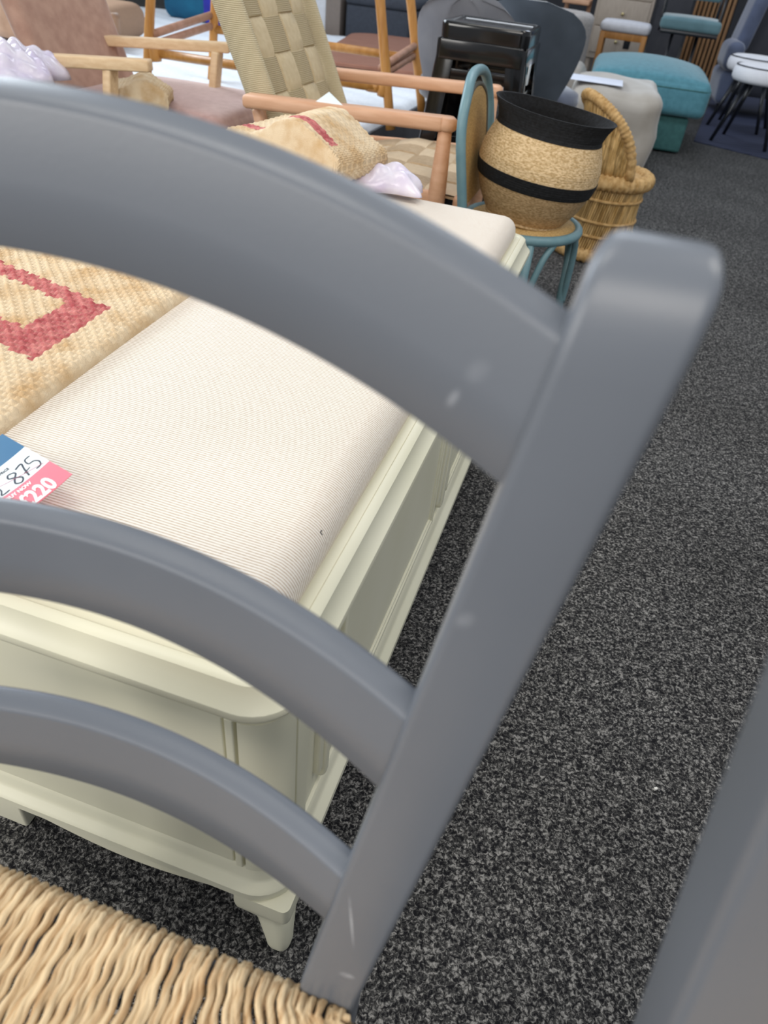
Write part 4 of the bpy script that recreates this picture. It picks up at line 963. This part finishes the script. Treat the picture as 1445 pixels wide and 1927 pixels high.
bm = bmesh.new(); lathe(bm, [(0.001, 0.0), (0.20, 0.0), (0.20, 0.012), (0.14, 0.022), (0.001, 0.024)], 36); obj('base', bm, MET, br)

# slatted timber screen
SLAT = mat('slat_oak', 'a47c54', 0.6, '8a6543', 9, 4, stretch=(6, 6, 0.7)); FELT = mat('black_felt', '121214', 0.95)
sl = thing('slatted_panel', 'timber slatted acoustic panel on black felt leaning near the wall', 'panel', W(0.62, 8.75, 0.0), -YAW+radians(-28))
bm = bmesh.new(); rbox(bm, -0.20, 0.20, 0.0, 0.015, 0.0, 1.6, 0.002); obj('backing', bm, FELT, sl)
for i in range(9):
    x = -0.185+0.37*i/8; bm = bmesh.new(); rbox(bm, x-0.013, x+0.013, -0.022, 0.0, 0.06, 1.6, 0.002); obj('slat', bm, SLAT, sl)
bm = bmesh.new(); rbox(bm, -0.20, 0.20, -0.024, 0.0, 0.0, 0.06, 0.002); obj('bottom_rail', bm, SLAT, sl)
bm = bmesh.new(); rbox(bm, 0.085, 0.42, 9.3, 9.4, 0, 2.4, 0.003)
struct(obj('wall_pier', bm, mat('pier_grey', '5a5a5e', 0.9, '525257', 10), None, loc=W(0, 0), rotz=-YAW))

# right-hand velvet armchair and white piped stools
BV = mat('dusty_blue_velvet', '66708a', 0.75, '5a637b', 8, 3, sheen=0.6); BVD = mat('charcoal_velvet', '45464e', 0.8, '3f4048', 10, sheen=0.3)
ac = thing('armchair', 'dusty blue velvet armchair at the right edge behind the white stools', 'chair', W(1.22, 7.85, 0), -YAW+radians(6))
Mk = Matrix.Translation((0.02, 0.28, 0.55)) @ Matrix.Rotation(radians(-12), 4, 'X') @ Matrix.Rotation(radians(9), 4, 'Y')
bm = bmesh.new(); cushion(bm, 0, 0, 0.22, 0.80, 0.14, 0.85, 0.06, k=8, M=Mk); obj('backrest', bm, BVD, ac)
bm = bmesh.new(); cushion(bm, -0.40, 0.15, 0.78, 0.12, 0.40, 0.75, 0.055, k=6, M=Matrix.Rotation(radians(8), 4, 'Y')); obj('wing', bm, BV, ac)
bm = bmesh.new(); cushion(bm, -0.42, -0.12, 0.44, 0.15, 0.44, 0.22, 0.07, k=6); obj('arm', bm, BV, ac)
bm = bmesh.new(); cushion(bm, -0.38, 0.0, 0.24, 0.12, 0.55, 0.26, 0.05, k=6, M=Matrix.Rotation(radians(-5), 4, 'Y')); obj('side_panel', bm, BV, ac)
bm = bmesh.new(); cushion(bm, 0.05, 0.0, 0.28, 0.78, 0.62, 0.24, 0.06, k=6); obj('seat', bm, BVD, ac)
bm = bmesh.new(); cushion(bm, 0.42, -0.05, 0.42, 0.15, 0.55, 0.24, 0.07, k=6); obj('arm', bm, BV, ac)
for sx in (-0.32, 0.36):
    for sy in (-0.25, 0.25):
        bm = bmesh.new(); tube(bm, [(sx, sy, 0), (sx*0.95, sy*0.95, 0.18)], [0.010, 0.016], 10); obj('leg', bm, MET, ac)
WV = mat('white_velvet', 'eeeef2', 0.7, 'e6e6ec', 12, sheen=0.4); PIP = mat('navy_piping', '1c1f2c', 0.6)
def piped_stool(label, s, l, g=None):
    t = thing('padded_stool', label, 'stool', W(s, l, 0), -YAW, g)
    bm = bmesh.new(); lathe(bm, [(0.01, 0.395), (0.20, 0.395), (0.225, 0.402), (0.238, 0.42), (0.240, 0.45), (0.236, 0.475), (0.226, 0.492), (0.20, 0.502), (0.10, 0.508), (0.01, 0.510)], 56); obj('seat', bm, WV, t)
    bm = bmesh.new(); tube(bm, ring_path(0, 0, 0.494, 0.226, 56), 0.0045, 8, closed=True); obj('piping', bm, PIP, t)
    for a in (30, 118, 208, 300):
        c, s2 = cos(radians(a)), sin(radians(a)); bm = bmesh.new(); tube(bm, [(0.275*c, 0.275*s2, 0.006), (0.13*c, 0.13*s2, 0.40)], [0.0125, 0.018], 12); obj('leg', bm, MET, t)
    return t
piped_stool('round white padded stool with navy piping and splayed black legs, the nearer of the two', 0.985, 6.25, 'white piped stools')
piped_stool('round white padded stool with navy piping, the farther of the two', 0.985, 6.95, 'white piped stools')

# small crumbs of white litter on the carpet
LIT = mat('paper_fleck', 'e8e6e0', 0.8)
for i, (x, y, lx, ly, r_) in enumerate(((0.473, 0.626, 0.005, 0.003, 0.3), (0.608, 0.677, 0.010, 0.003, -0.5))):
    bm = bmesh.new(); cushion(bm, 0, 0, 0.003, lx*1.2, ly*1.3, 0.006, 0.0015, k=2)
    tag(obj('paper_scrap', bm, LIT, loc=(x, y, 0), rotz=r_), ('tiny white paper speck on the carpet, the left one', 'tiny white paper shred on the carpet beside the right-hand chair post')[i], 'litter')
bm = bmesh.new(); tube(bm, smooth_path([(-0.003, 0, 0), (0, 0.0012, 0.0008), (0.003, -0.0006, 0.0002)], 4), 0.0006, 6)
pf = W(-0.028, 0.172, 0.555)
tag(obj('lint_fluff', bm, mat('near_black', '17181c', 0.5), loc=pf, rotz=1.9), 'tiny dark speck of lint on the striped bench pad near its right edge', 'litter')
